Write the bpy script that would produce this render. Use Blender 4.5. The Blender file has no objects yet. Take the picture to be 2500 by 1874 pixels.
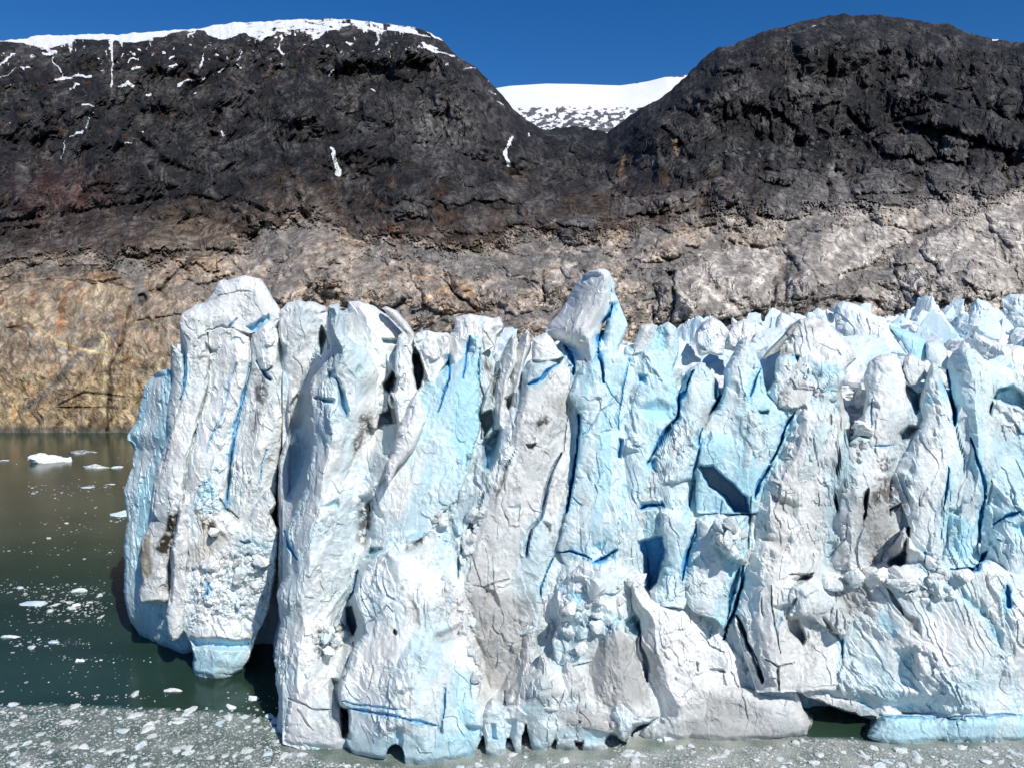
import bpy, math, random, time
import numpy as np
from mathutils import Vector, Matrix
T0 = time.time()
rng = np.random.default_rng(7)
random.seed(7)
sc = bpy.context.scene
COL = sc.collection

# ------------------------------------------------------------------ camera, sky, sun, exposure
CAM_H = 60.0
FPX = 2500 * 28 / 36.0            # focal length in photo pixels
PITCH = math.atan((937 - 790) / FPX)
cam_d = bpy.data.cameras.new('camera'); cam = bpy.data.objects.new('camera', cam_d); COL.objects.link(cam)
cam_d.sensor_width = 36; cam_d.lens = 28; cam_d.clip_start = 0.5; cam_d.clip_end = 30000
cam.location = (0, 0, CAM_H); cam.rotation_euler = (math.pi / 2 - PITCH, 0, 0)
sc.camera = cam
SUN_EL, SUN_AZ = math.radians(44), math.radians(33)     # azimuth: turned right from straight behind the camera
sun_dir = Vector((math.sin(SUN_AZ) * math.cos(SUN_EL), -math.cos(SUN_AZ) * math.cos(SUN_EL), math.sin(SUN_EL)))
world = bpy.data.worlds.new('World'); sc.world = world; world.use_nodes = True
wn = world.node_tree; wn.nodes.clear()
sky = wn.nodes.new('ShaderNodeTexSky'); sky.sky_type = 'NISHITA'; sky.sun_disc = False
sky.sun_elevation = SUN_EL; sky.sun_rotation = math.pi - SUN_AZ
sky.altitude = 1500; sky.air_density = 1.0; sky.dust_density = 0.0; sky.ozone_density = 4.0
bg = wn.nodes.new('ShaderNodeBackground'); bg.inputs['Strength'].default_value = 0.085
wo = wn.nodes.new('ShaderNodeOutputWorld')
hs = wn.nodes.new('ShaderNodeHueSaturation'); hs.inputs['Saturation'].default_value = 1.33; hs.inputs['Value'].default_value = 1.18; hs.inputs['Hue'].default_value = 0.508
wn.links.new(sky.outputs[0], hs.inputs['Color']); wn.links.new(hs.outputs[0], bg.inputs[0]); wn.links.new(bg.outputs[0], wo.inputs[0])
sun_l = bpy.data.lights.new('sun', 'SUN'); sun_l.energy = 4.9; sun_l.angle = math.radians(0.53); sun_l.color = (1.0, 0.95, 0.87)
sun = bpy.data.objects.new('sun', sun_l); COL.objects.link(sun)
sun.rotation_euler = sun_dir.to_track_quat('Z', 'Y').to_euler()
sc.view_settings.view_transform = 'Standard'; sc.view_settings.look = 'None'
sc.view_settings.exposure = 0.0; sc.view_settings.gamma = 1.0; sc.view_settings.use_curve_mapping = False
sc.cycles.max_bounces = 6; sc.cycles.diffuse_bounces = 4; sc.cycles.glossy_bounces = 3

# ------------------------------------------------------------------ numeric helpers
SP, CP = math.sin(PITCH), math.cos(PITCH)
f32 = np.float32
def ray(u, v):
    a = (np.asarray(u, dtype=np.float64) - 1250) / FPX; b = (937 - np.asarray(v, dtype=np.float64)) / FPX
    return np.stack([a, CP + b * SP, -SP + b * CP], -1)
def at(u, v, Y):
    d = ray(u, v); k = np.asarray(Y) / d[..., 1]
    p = d * k[..., None]; p[..., 2] += CAM_H
    return p
def Yw(v):                        # distance of the water surface seen at photo row v
    d = ray(1250.0, v); return float(-CAM_H / d[2] * d[1])
FR = {'T': (0, 0, 2500 / 2212), 'A': (250, 650, 800 / 2211), 'B': (950, 650, 800 / 2211), 'C': (1700, 650, 800 / 2211), 'G': (0, 600, 800 / 2211),
      'D': (0, 1000, 700 / 1328), 'E': (500, 1200, 800 / 1968), 'F': (1100, 1200, 800 / 1968), 'H': (1700, 1200, 800 / 1968),
      'I': (0, 380, 900 / 2212), 'J': (800, 380, 900 / 2212), 'K': (1600, 380, 900 / 2212), 'O': (1600, 100, 900 / 2212),
      'M': (0, 0, 1250 / 2212), 'N': (1250, 0, 1250 / 2212)}
def P(txt):                       # "A 10,20 30,40 E 5,6": survey points, returned in photo pixels
    out = []; fr = FR['T']
    for w in txt.split():
        if w in FR: fr = FR[w]
        else:
            x, y = w.split(','); out.append((fr[0] + float(x) * fr[2], fr[1] + float(y) * fr[2]))
    return np.array(out, dtype=float)

_perm = np.tile(np.random.RandomState(3).permutation(256).astype(np.int32), 3)
_g = np.random.RandomState(5).normal(size=(256, 3)); _g = (_g / np.linalg.norm(_g, axis=1)[:, None]).astype(f32)
_rv = np.random.RandomState(9).rand(256, 6).astype(f32)
def perlin(p, seed=0):
    p = p.astype(f32) + f32(seed * 17.31); i = np.floor(p).astype(np.int32); f = p - i
    w = f * f * f * (f * (f * 6 - 15) + 10); i &= 255; r = 0
    for dx in (0, 1):
        hx = _perm[i[:, 0] + dx]; wx = w[:, 0] if dx else 1 - w[:, 0]
        for dy in (0, 1):
            hy = _perm[hx + i[:, 1] + dy]; wy = wx * (w[:, 1] if dy else 1 - w[:, 1])
            for dz in (0, 1):
                g = _g[_perm[hy + i[:, 2] + dz]]
                d = g[:, 0] * (f[:, 0] - dx) + g[:, 1] * (f[:, 1] - dy) + g[:, 2] * (f[:, 2] - dz)
                r = r + d * wy * (w[:, 2] if dz else 1 - w[:, 2])
    return r * 1.6
def fbm(p, o=4, seed=0, gain=0.5, lac=2.03):
    a = 1.0; r = 0; s = 0
    for k in range(o):
        r = r + a * perlin(p, seed + k); s += a; p = p * lac; a *= gain
    return r / s
def ridged(p, o=4, seed=0, gain=0.55):
    a = 1.0; r = 0; s = 0
    for k in range(o):
        r = r + a * (1 - 2 * np.abs(perlin(p, seed + k))); s += a; p = p * 2.07; a *= gain
    return r / s
def worley(p, seed=0, jit=0.9):
    p = p.astype(f32) + f32(seed * 31.7); i0 = np.floor(p).astype(np.int32)
    n = len(p); F1 = np.full(n, 9, f32); F2 = np.full(n, 9, f32); ID = np.zeros(n, np.int32); Q = np.zeros((n, 3), f32)
    for dx in (-1, 0, 1):
        for dy in (-1, 0, 1):
            for dz in (-1, 0, 1):
                i = i0 + np.array([dx, dy, dz], np.int32); j = i & 255
                h = _perm[_perm[_perm[j[:, 0]] + j[:, 1]] + j[:, 2]]
                d = i + 0.5 + (_rv[h, :3] - 0.5) * jit - p
                r = np.sqrt((d * d).sum(1)); m = r < F1
                F2 = np.where(m, F1, np.minimum(F2, r)); F1 = np.where(m, r, F1)
                ID = np.where(m, h, ID); Q[m] = d[m]
    return F1, F2, ID, Q
def facets(p, seed=0):            # broken planes: each cell of ice a tilted facet
    F1, F2, ID, Q = worley(p, seed)
    n = _g[ID]; return (n * Q).sum(1) * 1.3 + (_rv[ID, 3] - 0.5) * 0.5, F2 - F1
_rot = [np.linalg.qr(np.random.RandomState(60 + k).normal(size=(3, 3)))[0].astype(f32) for k in range(8)]
def crag(p, seed=0):              # piecewise planar noise: flat facets meeting in sharp creases
    p = (p.astype(f32) @ _rot[seed % 8]) + f32(seed * 9.17); i = np.floor(p).astype(np.int32); f = p - i; i &= 255
    o = np.argsort(-f, axis=1); fs = np.take_along_axis(f, o, 1); r = 0; c = i.copy(); n = np.arange(len(p))
    w = [1 - fs[:, 0], fs[:, 0] - fs[:, 1], fs[:, 1] - fs[:, 2], fs[:, 2]]
    for k in range(4):
        h = _perm[_perm[_perm[c[:, 0] & 255] + (c[:, 1] & 255)] + (c[:, 2] & 255)]; r = r + w[k] * (_rv[h, 5] - .5)
        if k < 3: c[n, o[:, k]] += 1
    return r * 2
def crags(p, o=3, seed=0, gain=.5):
    a = 1.0; r = 0
    for k in range(o): r = r + a * crag(p, seed + k); p = p * 2.03; a *= gain
    return r
def lin1(t, seed):
    i = np.floor(t).astype(int); f = t - i; a = _rv[_perm[(i + seed * 37) & 255], 2] - .5; b = _rv[_perm[(i + 1 + seed * 37) & 255], 2] - .5; return a * (1 - f) + b * f
def sstep(a, b, x): t = np.clip((x - a) / (b - a), 0, 1); return t * t * (3 - 2 * t)
def resample(pl, n, jag=0, seed=0):
    seg = np.hypot(*np.diff(pl, axis=0).T); s = np.concatenate([[0], np.cumsum(seg)]); t = np.linspace(0, s[-1], n)
    q = np.stack([np.interp(t, s, pl[:, 0]), np.interp(t, s, pl[:, 1])], 1)
    if jag:
        e = np.clip(np.minimum(t, s[-1] - t) / 25.0, 0, 1)
        w = t / 46.0; an = lambda sd: lin1(w, sd) + .5 * lin1(w * 2.3, sd + 1) + .3 * lin1(w * 5.1, sd + 2) + .16 * lin1(w * 11, sd + 3)
        q[:, 0] += an(seed) * jag * 1.5 * e; q[:, 1] += an(seed + 7) * jag * .8 * e
    return q
def seg_dist(U, V, pl):
    best = np.full(U.shape, 1e9); par = np.zeros(U.shape); L = 0
    tot = max(1e-6, np.hypot(*np.diff(pl, axis=0).T).sum())
    for (x0, y0), (x1, y1) in zip(pl[:-1], pl[1:]):
        dx, dy = x1 - x0, y1 - y0; l = math.hypot(dx, dy) + 1e-9
        t = np.clip(((U - x0) * dx + (V - y0) * dy) / (l * l), 0, 1)
        d = np.hypot(U - x0 - t * dx, V - y0 - t * dy); m = d < best
        best = np.where(m, d, best); par = np.where(m, (L + t * l) / tot, par); L += l
    return best, par
def poly_sd(U, V, pl):            # signed distance, inside positive
    ins = np.zeros(U.shape, bool); q = np.vstack([pl, pl[:1]])
    for (x0, y0), (x1, y1) in zip(q[:-1], q[1:]):
        if y0 == y1: continue
        c = ((y0 > V) != (y1 > V)) & (U < (x1 - x0) * (V - y0) / (y1 - y0) + x0); ins ^= c
    d, _ = seg_dist(U, V, q); return np.where(ins, d, -d)

def make_mesh(name, verts, faces, mat, smooth=None, attrs=None, parent=None):
    me = bpy.data.meshes.new(name); verts = np.ascontiguousarray(verts, f32); faces = np.ascontiguousarray(faces, np.int32)
    me.vertices.add(len(verts)); me.vertices.foreach_set('co', verts.ravel())
    k = faces.shape[1]; me.loops.add(faces.size); me.loops.foreach_set('vertex_index', faces.ravel())
    me.polygons.add(len(faces)); me.polygons.foreach_set('loop_start', np.arange(0, faces.size, k, dtype=np.int32))
    me.polygons.foreach_set('loop_total', np.full(len(faces), k, np.int32))
    me.polygons.foreach_set('use_smooth', np.full(len(faces), (mat is not M_ICE) if smooth is None else smooth))
    me.update(calc_edges=True)
    for an, av in (attrs or {}).items():
        if av.ndim == 2:
            a = me.attributes.new(an, 'FLOAT_COLOR', 'POINT'); a.data.foreach_set('color', np.ascontiguousarray(np.hstack([av, np.ones((len(av), 1))]), f32).ravel())
        else:
            a = me.attributes.new(an, 'FLOAT', 'POINT'); a.data.foreach_set('value', np.ascontiguousarray(av, f32))
    me.materials.append(mat); me.validate()
    o = bpy.data.objects.new(name, me); COL.objects.link(o)
    if parent: o.parent = parent
    return o
def grid_faces(nr, nc, wrap=False):
    c = nc if wrap else nc - 1
    i, j = np.meshgrid(np.arange(nr - 1), np.arange(c), indexing='ij'); a = i * nc + j; b = i * nc + (j + 1) % nc
    return np.stack([a, a + nc, b + nc, b], -1).reshape(-1, 4)
def normals(G, wrapc):
    if wrapc: dc = np.roll(G, -1, 1) - np.roll(G, 1, 1)
    else: dc = np.gradient(G, axis=1)
    dr = np.gradient(G, axis=0); n = np.cross(dc, dr); return n / (np.linalg.norm(n, axis=2, keepdims=True) + 1e-9)
def tag(o, label=None, cat=None, group=None, kind=None):
    if label: o['label'] = label
    if cat: o['category'] = cat
    if group: o['group'] = group
    if kind: o['kind'] = kind
    return o

# ------------------------------------------------------------------ materials
def mat_new(name):
    m = bpy.data.materials.new(name); m.use_nodes = True; n = m.node_tree; b = n.nodes['Principled BSDF']; return m, n, b
def N(n, t, **kw):
    x = n.nodes.new(t)
    for k, v in kw.items():
        if k in x.inputs: x.inputs[k].default_value = v
        else: setattr(x, k, v)
    return x
def ice_material(name, fine=1.0):
    m, n, b = mat_new(name); L = n.links.new
    a = N(n, 'ShaderNodeAttribute', attribute_name='Col'); tc = N(n, 'ShaderNodeTexCoord')
    n1 = N(n, 'ShaderNodeTexNoise', Scale=1.3, Detail=8.0, Roughness=0.65)
    n2 = N(n, 'ShaderNodeTexNoise', Scale=7.0, Detail=6.0, Roughness=0.6)
    L(tc.outputs['Object'], n1.inputs['Vector']); L(tc.outputs['Object'], n2.inputs['Vector'])
    r = N(n, 'ShaderNodeMapRange'); r.inputs['From Min'].default_value = .3; r.inputs['From Max'].default_value = .7; r.inputs['To Min'].default_value = .9; r.inputs['To Max'].default_value = 1.06
    L(n1.outputs['Fac'], r.inputs['Value'])
    mp = N(n, 'ShaderNodeMapping'); mp.inputs['Rotation'].default_value = (0, .18, 0); mp.inputs['Scale'].default_value = (1, 1, .13); L(tc.outputs['Object'], mp.inputs['Vector'])
    n3 = N(n, 'ShaderNodeTexNoise', Scale=1.6, Detail=9.0, Roughness=0.7, Distortion=.5); L(mp.outputs[0], n3.inputs['Vector'])
    r3 = N(n, 'ShaderNodeMapRange'); r3.inputs['From Min'].default_value = .56; r3.inputs['From Max'].default_value = .72; r3.inputs['To Max'].default_value = .5; L(n3.outputs['Fac'], r3.inputs['Value'])
    ms = N(n, 'ShaderNodeMix', data_type='RGBA'); ms.inputs[7].default_value = (.33, .32, .31, 1); L(r3.outputs[0], ms.inputs[0]); L(a.outputs['Color'], ms.inputs[6])
    mx = N(n, 'ShaderNodeMix', data_type='RGBA', blend_type='MULTIPLY'); mx.inputs[0].default_value = 1
    L(ms.outputs[2], mx.inputs[6]); L(r.outputs[0], mx.inputs[7]); L(mx.outputs[2], b.inputs['Base Color'])
    b1 = N(n, 'ShaderNodeBump', Strength=0.5 * fine, Distance=0.3); b2 = N(n, 'ShaderNodeBump', Strength=0.8 * fine, Distance=0.14)
    L(n1.outputs['Fac'], b1.inputs['Height']); L(n2.outputs['Fac'], b2.inputs['Height']); L(b1.outputs[0], b2.inputs['Normal']); L(b2.outputs[0], b.inputs['Normal'])
    vo = N(n, 'ShaderNodeTexVoronoi', Scale=1.5); dn = N(n, 'ShaderNodeMix', data_type='RGBA', blend_type='LINEAR_LIGHT'); dn.inputs[0].default_value = .35; L(tc.outputs['Object'], dn.inputs[6]); L(n2.outputs['Color'], dn.inputs[7]); L(dn.outputs[2], vo.inputs['Vector'])
    vm = N(n, 'ShaderNodeMath', operation='MULTIPLY'); pm = N(n, 'ShaderNodeMapRange'); pm.inputs['From Min'].default_value = .45; pm.inputs['From Max'].default_value = .6; n5 = N(n, 'ShaderNodeTexNoise', Scale=.22, Detail=3.0); L(tc.outputs['Object'], n5.inputs['Vector']); L(n5.outputs['Fac'], pm.inputs['Value']); L(pm.outputs[0], vm.inputs[0]); L(vo.outputs['Distance'], vm.inputs[1])
    b3 = N(n, 'ShaderNodeBump', Strength=0.55 * fine, Distance=0.3); b3.invert = True; L(vm.outputs[0], b3.inputs['Height']); L(b2.outputs[0], b3.inputs['Normal']); L(b3.outputs[0], b.inputs['Normal'])
    b.inputs['Roughness'].default_value = 0.42; b.inputs['IOR'].default_value = 1.31; b.inputs['Specular IOR Level'].default_value = 0.35
    return m
M_ICE = ice_material('glacier_ice')
def rock_material(name, k, ang, bd1, bd2, lo, hi):
    m, n, b = mat_new(name); L = n.links.new
    a = N(n, 'ShaderNodeAttribute', attribute_name='Col'); sn = N(n, 'ShaderNodeAttribute', attribute_name='snow'); tc = N(n, 'ShaderNodeTexCoord')
    mp = N(n, 'ShaderNodeMapping'); mp.inputs['Scale'].default_value = (1.0, 0.35, 1.0); mp2 = N(n, 'ShaderNodeMapping'); mp2.inputs['Scale'].default_value = (1.0, .3, .4); mp2.inputs['Rotation'].default_value = (0, ang, 0); mp.inputs['Rotation'].default_value = (0, ang, 0)
    L(tc.outputs['Object'], mp.inputs['Vector'])
    n1 = N(n, 'ShaderNodeTexNoise', Scale=0.035 * k, Detail=12.0, Roughness=0.72, Distortion=0.2)
    n2 = N(n, 'ShaderNodeTexNoise', Scale=0.11 * k, Detail=10.0, Roughness=0.75, Distortion=0.35)
    L(tc.outputs['Object'], mp2.inputs['Vector']); L(mp.outputs[0], n1.inputs['Vector']); L(mp2.outputs[0], n2.inputs['Vector'])
    r = N(n, 'ShaderNodeMapRange'); r.inputs['From Min'].default_value = .40; r.inputs['From Max'].default_value = .60; r.inputs['To Min'].default_value = .62; r.inputs['To Max'].default_value = 1.38
    L(n1.outputs['Fac'], r.inputs['Value'])
    r2 = N(n, 'ShaderNodeMapRange'); r2.inputs['From Min'].default_value = .41; r2.inputs['From Max'].default_value = .60; r2.inputs['To Min'].default_value = lo; r2.inputs['To Max'].default_value = hi
    L(n2.outputs['Fac'], r2.inputs['Value'])
    mu = N(n, 'ShaderNodeMath', operation='MULTIPLY'); L(r.outputs[0], mu.inputs[0]); L(r2.outputs[0], mu.inputs[1])
    mx = N(n, 'ShaderNodeMix', data_type='RGBA', blend_type='MULTIPLY'); mx.inputs[0].default_value = 1
    L(a.outputs['Color'], mx.inputs[6]); L(mu.outputs[0], mx.inputs[7])
    ad = N(n, 'ShaderNodeMath', operation='MULTIPLY_ADD'); ad.inputs[1].default_value = 0.9; L(n1.outputs['Fac'], ad.inputs[0]); L(sn.outputs['Fac'], ad.inputs[2])
    th = N(n, 'ShaderNodeMapRange'); th.inputs['From Min'].default_value = .93; th.inputs['From Max'].default_value = 1.0; L(ad.outputs[0], th.inputs['Value'])
    ms = N(n, 'ShaderNodeMix', data_type='RGBA'); L(th.outputs[0], ms.inputs[0]); L(mx.outputs[2], ms.inputs[6]); ms.inputs[7].default_value = (.74, .76, .79, 1)
    L(ms.outputs[2], b.inputs['Base Color'])
    b1 = N(n, 'ShaderNodeBump', Strength=0.8, Distance=bd1); b2 = N(n, 'ShaderNodeBump', Strength=0.9, Distance=bd2)
    L(n1.outputs['Fac'], b1.inputs['Height']); L(n2.outputs['Fac'], b2.inputs['Height']); L(b1.outputs[0], b2.inputs['Normal']); L(b2.outputs[0], b.inputs['Normal'])
    b.inputs['Roughness'].default_value = 0.8; b.inputs['Specular IOR Level'].default_value = 0.2
    return m
M_ROCK = rock_material('mountain_rock', 1.6, 0.5, 3.0, 2.2, .5, 1.7)
M_SLOPE = rock_material('scoured_rock', 3.5, -.55, .5, .4, .74, 1.26)
def water_material():
    m, n, b = mat_new('fjord_water'); L = n.links.new; tc = N(n, 'ShaderNodeTexCoord')
    mp = N(n, 'ShaderNodeMapping'); mp.inputs['Scale'].default_value = (0.5, 1.0, 1.0); L(tc.outputs['Object'], mp.inputs['Vector'])
    n1 = N(n, 'ShaderNodeTexNoise', Scale=0.9, Detail=5.0, Roughness=0.6); n2 = N(n, 'ShaderNodeTexNoise', Scale=0.05, Detail=4.0)
    L(mp.outputs[0], n1.inputs['Vector']); L(mp.outputs[0], n2.inputs['Vector'])
    c = N(n, 'ShaderNodeValToRGB'); c.color_ramp.elements[0].position = .35; c.color_ramp.elements[0].color = (.014, .034, .022, 1)
    c.color_ramp.elements[1].position = .7; c.color_ramp.elements[1].color = (.026, .056, .036, 1)
    L(n2.outputs['Fac'], c.inputs[0]); L(c.outputs[0], b.inputs['Base Color'])
    bp = N(n, 'ShaderNodeBump', Strength=0.25, Distance=0.12); L(n1.outputs['Fac'], bp.inputs['Height']); L(bp.outputs[0], b.inputs['Normal'])
    b.inputs['Roughness'].default_value = 0.17; b.inputs['IOR'].default_value = 1.33
    return m
M_WATER = water_material()
def slush_material():
    m, n, b = mat_new('slush'); L = n.links.new; tc = N(n, 'ShaderNodeTexCoord')
    n1 = N(n, 'ShaderNodeTexNoise', Scale=5.0, Detail=8.0, Roughness=0.7); n2 = N(n, 'ShaderNodeTexNoise', Scale=0.25, Detail=3.0)
    L(tc.outputs['Object'], n1.inputs['Vector']); L(tc.outputs['Object'], n2.inputs['Vector'])
    at_ = N(n, 'ShaderNodeAttribute', attribute_name='cover')
    ad = N(n, 'ShaderNodeMath', operation='MULTIPLY_ADD'); ad.inputs[1].default_value = 0.5; L(n2.outputs['Fac'], ad.inputs[0]); L(n1.outputs['Fac'], ad.inputs[2])
    ad2 = N(n, 'ShaderNodeMath', operation='ADD'); L(ad.outputs[0], ad2.inputs[0]); L(at_.outputs['Fac'], ad2.inputs[1])
    c = N(n, 'ShaderNodeValToRGB'); e = c.color_ramp.elements
    e[0].position = .62; e[0].color = (.03, .075, .06, 1); e[1].position = 1.0; e[1].color = (.42, .43, .40, 1)
    x = e.new(.78); x.color = (.13, .17, .145, 1)
    L(ad2.outputs[0], c.inputs[0]); L(c.outputs[0], b.inputs['Base Color'])
    bp = N(n, 'ShaderNodeBump', Strength=0.6, Distance=0.08); L(n1.outputs['Fac'], bp.inputs['Height']); L(bp.outputs[0], b.inputs['Normal'])
    b.inputs['Roughness'].default_value = 0.35
    return m
M_SLUSH = slush_material()

# ------------------------------------------------------------------ ice face: surveyed features
# each entry: kind, points, parameters.  crack: width m-ish in photo px, depth m
CR = []; AR = []; ST = []
def crack(txt, w, d, blue=0.0, taper=True): CR.append((P(txt), w, d, blue, taper))
def area(txt, fe, push=0, blue=0, deep=0, grey=0, dirt=0, pop=0, tan=0): AR.append((P(txt), fe, push, blue, deep, grey, dirt, pop, tan))
exec_features = []
#FEATURES
WHITE = np.array([.83, .845, .84]); BLUE = np.array([.50, .75, .84]); DEEP = np.array([.03, .42, .84]); GREY = np.array([.44, .44, .43]); DIRT = np.array([.045, .035, .026]); TAN = np.array([.42, .36, .26])  # DEEP: dense blue ice, also painted to stand in for light inside cracks, recesses
def feats(U, V, W):
    """U, V photo px of the surveyed point, W world point for noise."""
    wob = fbm(W / 3.0, 3, 41); wob2 = fbm(W / 0.9, 3, 47)
    wv = fbm(W / 3.0 + 77, 3, 43); Uj = U + wob * 9 + wob2 * 3; Vj = V + wv * 9; Ub, Vb2 = Uj, Vj; Uc = U + wob * 4 + wob2 * 1.5; Vc = V + wv * 4
    out = {k: np.zeros(len(U)) for k in ('push', 'blue', 'deep', 'grey', 'dirt', 'pop', 'tan')}
    x0, x1, y0, y1 = U.min() - 20, U.max() + 20, V.min() - 20, V.max() + 20
    for pl, w, d, bl, taper in CR:
        if pl[:, 0].max() < x0 or pl[:, 0].min() > x1 or pl[:, 1].max() < y0 or pl[:, 1].min() > y1: continue
        m = (Uc > pl[:, 0].min() - 3 * w - 6) & (Uc < pl[:, 0].max() + 3 * w + 6) & (Vc > pl[:, 1].min() - 3 * w - 6) & (Vc < pl[:, 1].max() + 3 * w + 6)
        if not m.any(): continue
        ds, par = seg_dist(Uc[m], Vc[m], pl); ww = w * (np.clip(4 * np.minimum(par + .05, 1.05 - par), .25, 1) if taper else 1.0) * np.clip(.62 + 1.5 * wob[m], .12, 1.25)
        k = 1 - sstep(0.35 * ww, ww + 1.5, ds); out['push'][m] += d * .68 * k
        if bl > 0:
            out['deep'][m] = np.maximum(out['deep'][m], bl * (1 - sstep(.4 * ww, ww + 2, ds))); out['blue'][m] = np.maximum(out['blue'][m], bl * (1 - sstep(ww, ww * 3 + 8, ds)))
        elif bl < 0: out['dirt'][m] = np.maximum(out['dirt'][m], -bl * (1 - sstep(.3 * ww, ww * 1.6 + 2, ds)) * sstep(-.4, .3, wob2[m]))
    for pl, fe, push, blue, deep, grey, dirt, pop, tan in AR:
        if pl[:, 0].max() < x0 or pl[:, 0].min() > x1 or pl[:, 1].max() < y0 or pl[:, 1].min() > y1: continue
        if min(np.ptp(pl[:, 0]), np.ptp(pl[:, 1])) < 60: Uj, Vj = Uc, Vc
        else: Uj, Vj = Ub, Vb2
        m = (Uj > pl[:, 0].min() - fe) & (Uj < pl[:, 0].max() + fe) & (Vj > pl[:, 1].min() - fe) & (Vj < pl[:, 1].max() + fe)
        if not m.any(): continue
        sd = poly_sd(Uj[m], Vj[m], pl); k = sstep(-fe, fe, sd)
        if push: out['push'][m] += push * k
        for nm, val in (('blue', blue), ('deep', deep), ('grey', grey), ('pop', pop), ('tan', tan)):
            if val: out[nm][m] = np.maximum(out[nm][m], val * k)
        if dirt: out['dirt'][m] = np.maximum(out['dirt'][m], dirt * k * sstep(-.02, .12, wob2[m] + wob[m] * .5 + .18 * k - .05))
    return out
def ice_colour(W, ft, blue, grey, seed, Nz=None):
    lo = fbm(W * np.array([.10, .10, .045]), 4, seed + 60); hi = fbm(W * np.array([.5, .5, .3]), 4, 71)
    stain = fbm(W * np.array([.8, .8, .12]), 4, 75)
    bl = np.clip(blue + lo * 0.9 * (.25 + blue) + hi * .2 - .06 + ft['blue'], 0, 1.15)
    gr = np.clip(grey + lo * .35 * (grey > 0) + stain * .45 * (grey + .12) + ft['grey'], 0, 1)
    Wc = W + np.stack([fbm(W / 1.2, 2, 11), 0 * lo, fbm(W / 1.2, 2, 12)], 1) * .5; Wc = Wc - np.array([.18, 0, 0]) * W[:, 2:3]
    _, _, ca, _ = worley(Wc * np.array([.24, .1, .085]), 12); F1, F2, cb, _ = worley(Wc * np.array([.75, .3, .4]), 13)
    bl = np.clip(bl + (_rv[ca, 0] - .5) * (.30 + .5 * blue) + (_rv[cb, 1] - .5) * .22, 0, 1.15); hair = (1 - sstep(.02, .05, F2 - F1)) * (hi > .15) * .12; gr = np.clip(gr + (_rv[ca, 2] - .55) * .22 + hair, 0, 1)
    c = WHITE[None] * (1 - bl[:, None]) + BLUE[None] * bl[:, None]
    c = c * (1 - gr[:, None]) + GREY[None] * gr[:, None] * (0.75 + .25 * c / c.max(1, keepdims=True))
    sp = (fbm(W * np.array([2.5, 2.5, 1.2]), 3, 81) > 0.42) * (0.25 + gr) * .5
    c = c * (1 - sp[:, None]) + (GREY * .8)[None] * sp[:, None]
    for k, C in (('deep', DEEP), ('tan', TAN), ('dirt', DIRT)):
        f = np.clip(ft[k], 0, 1)[:, None]; c = c * (1 - f) + C[None] * f
    return np.clip(c, 0.01, .9)
ZB = np.full((1874 // 4 + 80, 2500 // 4 + 200), 1e9)   # nearest surface on a coarse survey grid, used for placing blocks
def zb_add(U, V, Y):
    i = np.clip((V / 4).astype(int), 0, ZB.shape[0] - 1); j = np.clip((U / 4).astype(int) + 50, 0, ZB.shape[1] - 1); np.minimum.at(ZB, (i, j), Y)
SCOUNT = [0]
RES = 2.35
def jagged(pl, jag, seed, step=5.0):
    """outline with angular breaks of several sizes"""
    q = np.vstack([pl, pl[:1]]); seg = np.hypot(*np.diff(q, axis=0).T); n = int(max(8, seg.sum() / step)); q = resample(q, n + 1)[:-1]
    t = np.arange(n) * seg.sum() / n / 44.0
    an = lambda sd: lin1(t, sd) + .55 * lin1(t * 2.3, sd + 1) + .35 * lin1(t * 5.1, sd + 2) + .2 * lin1(t * 11, sd + 3)
    d = np.roll(q, -1, 0) - np.roll(q, 1, 0); nn = np.stack([-d[:, 1], d[:, 0]], 1) / (np.hypot(*d.T)[:, None] + 1e-6)
    return q + nn * (an(seed) * jag * 1.3)[:, None]
def fracture(W0, lean, rough=1.0, flute=1.0):
    """broken-ice relief in metres, the same field for every tower so that neighbours fit"""
    q = W0.copy(); q[:, 0] -= lean * q[:, 2]; q[:, 1] *= .35
    wq = q + 1.2 * np.stack([fbm(q / 6, 3, 11), fbm(q / 6, 3, 12), fbm(q / 6, 3, 13)], 1)
    big = crag(wq * np.array([1 / 8., 1 / 8., 1 / 24.], f32) @ _rot[3], 1)
    md = crag(wq * np.array([1 / 3.2, 1 / 3.2, 1 / 9.], f32), 2)
    patch = sstep(-.08, .25, fbm(W0 / 6.0, 3, 55))
    x = (crag(wq * np.array([1 / 5., 1 / 5., 1 / 17.], f32), 4) + .35 * crag(wq * np.array([1 / 1.6, 1 / 1.6, 1 / 3.], f32), 7)) * 2.3 + 20
    ter = np.floor(x) + sstep(.0, .08, x - np.floor(x)) - x            # spalled steps
    sm = crags(q * np.array([1 / 1.3, 1 / 1.3, 1 / 2.4], f32), 4, 5, .6)
    cell, ce = facets(wq * np.array([1 / 1.8, 1 / 1.8, 1 / 3.4], f32), 2)
    fl = crag(wq * np.array([1 / 1.8, 1 / 1.8, 1 / 26.], f32), 6)
    h = big * 1.7 + md * .95 + ter * (.24 + .34 * patch) + sm * (.06 + .26 * patch) + cell * .26 * patch + fl * .14 * flute + fbm(q / .5, 2, 35) * .05
    return h * rough, wq, patch
def whole(name, label, cat, tx, vb):
    (u, v), = P(tx); p = at(u, v, Yw(vb * 2500 / 2212)); o = bpy.data.objects.new(name, None); COL.objects.link(o); o.location = (p[0], p[1], 0); tag(o, label, cat); return o
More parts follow.
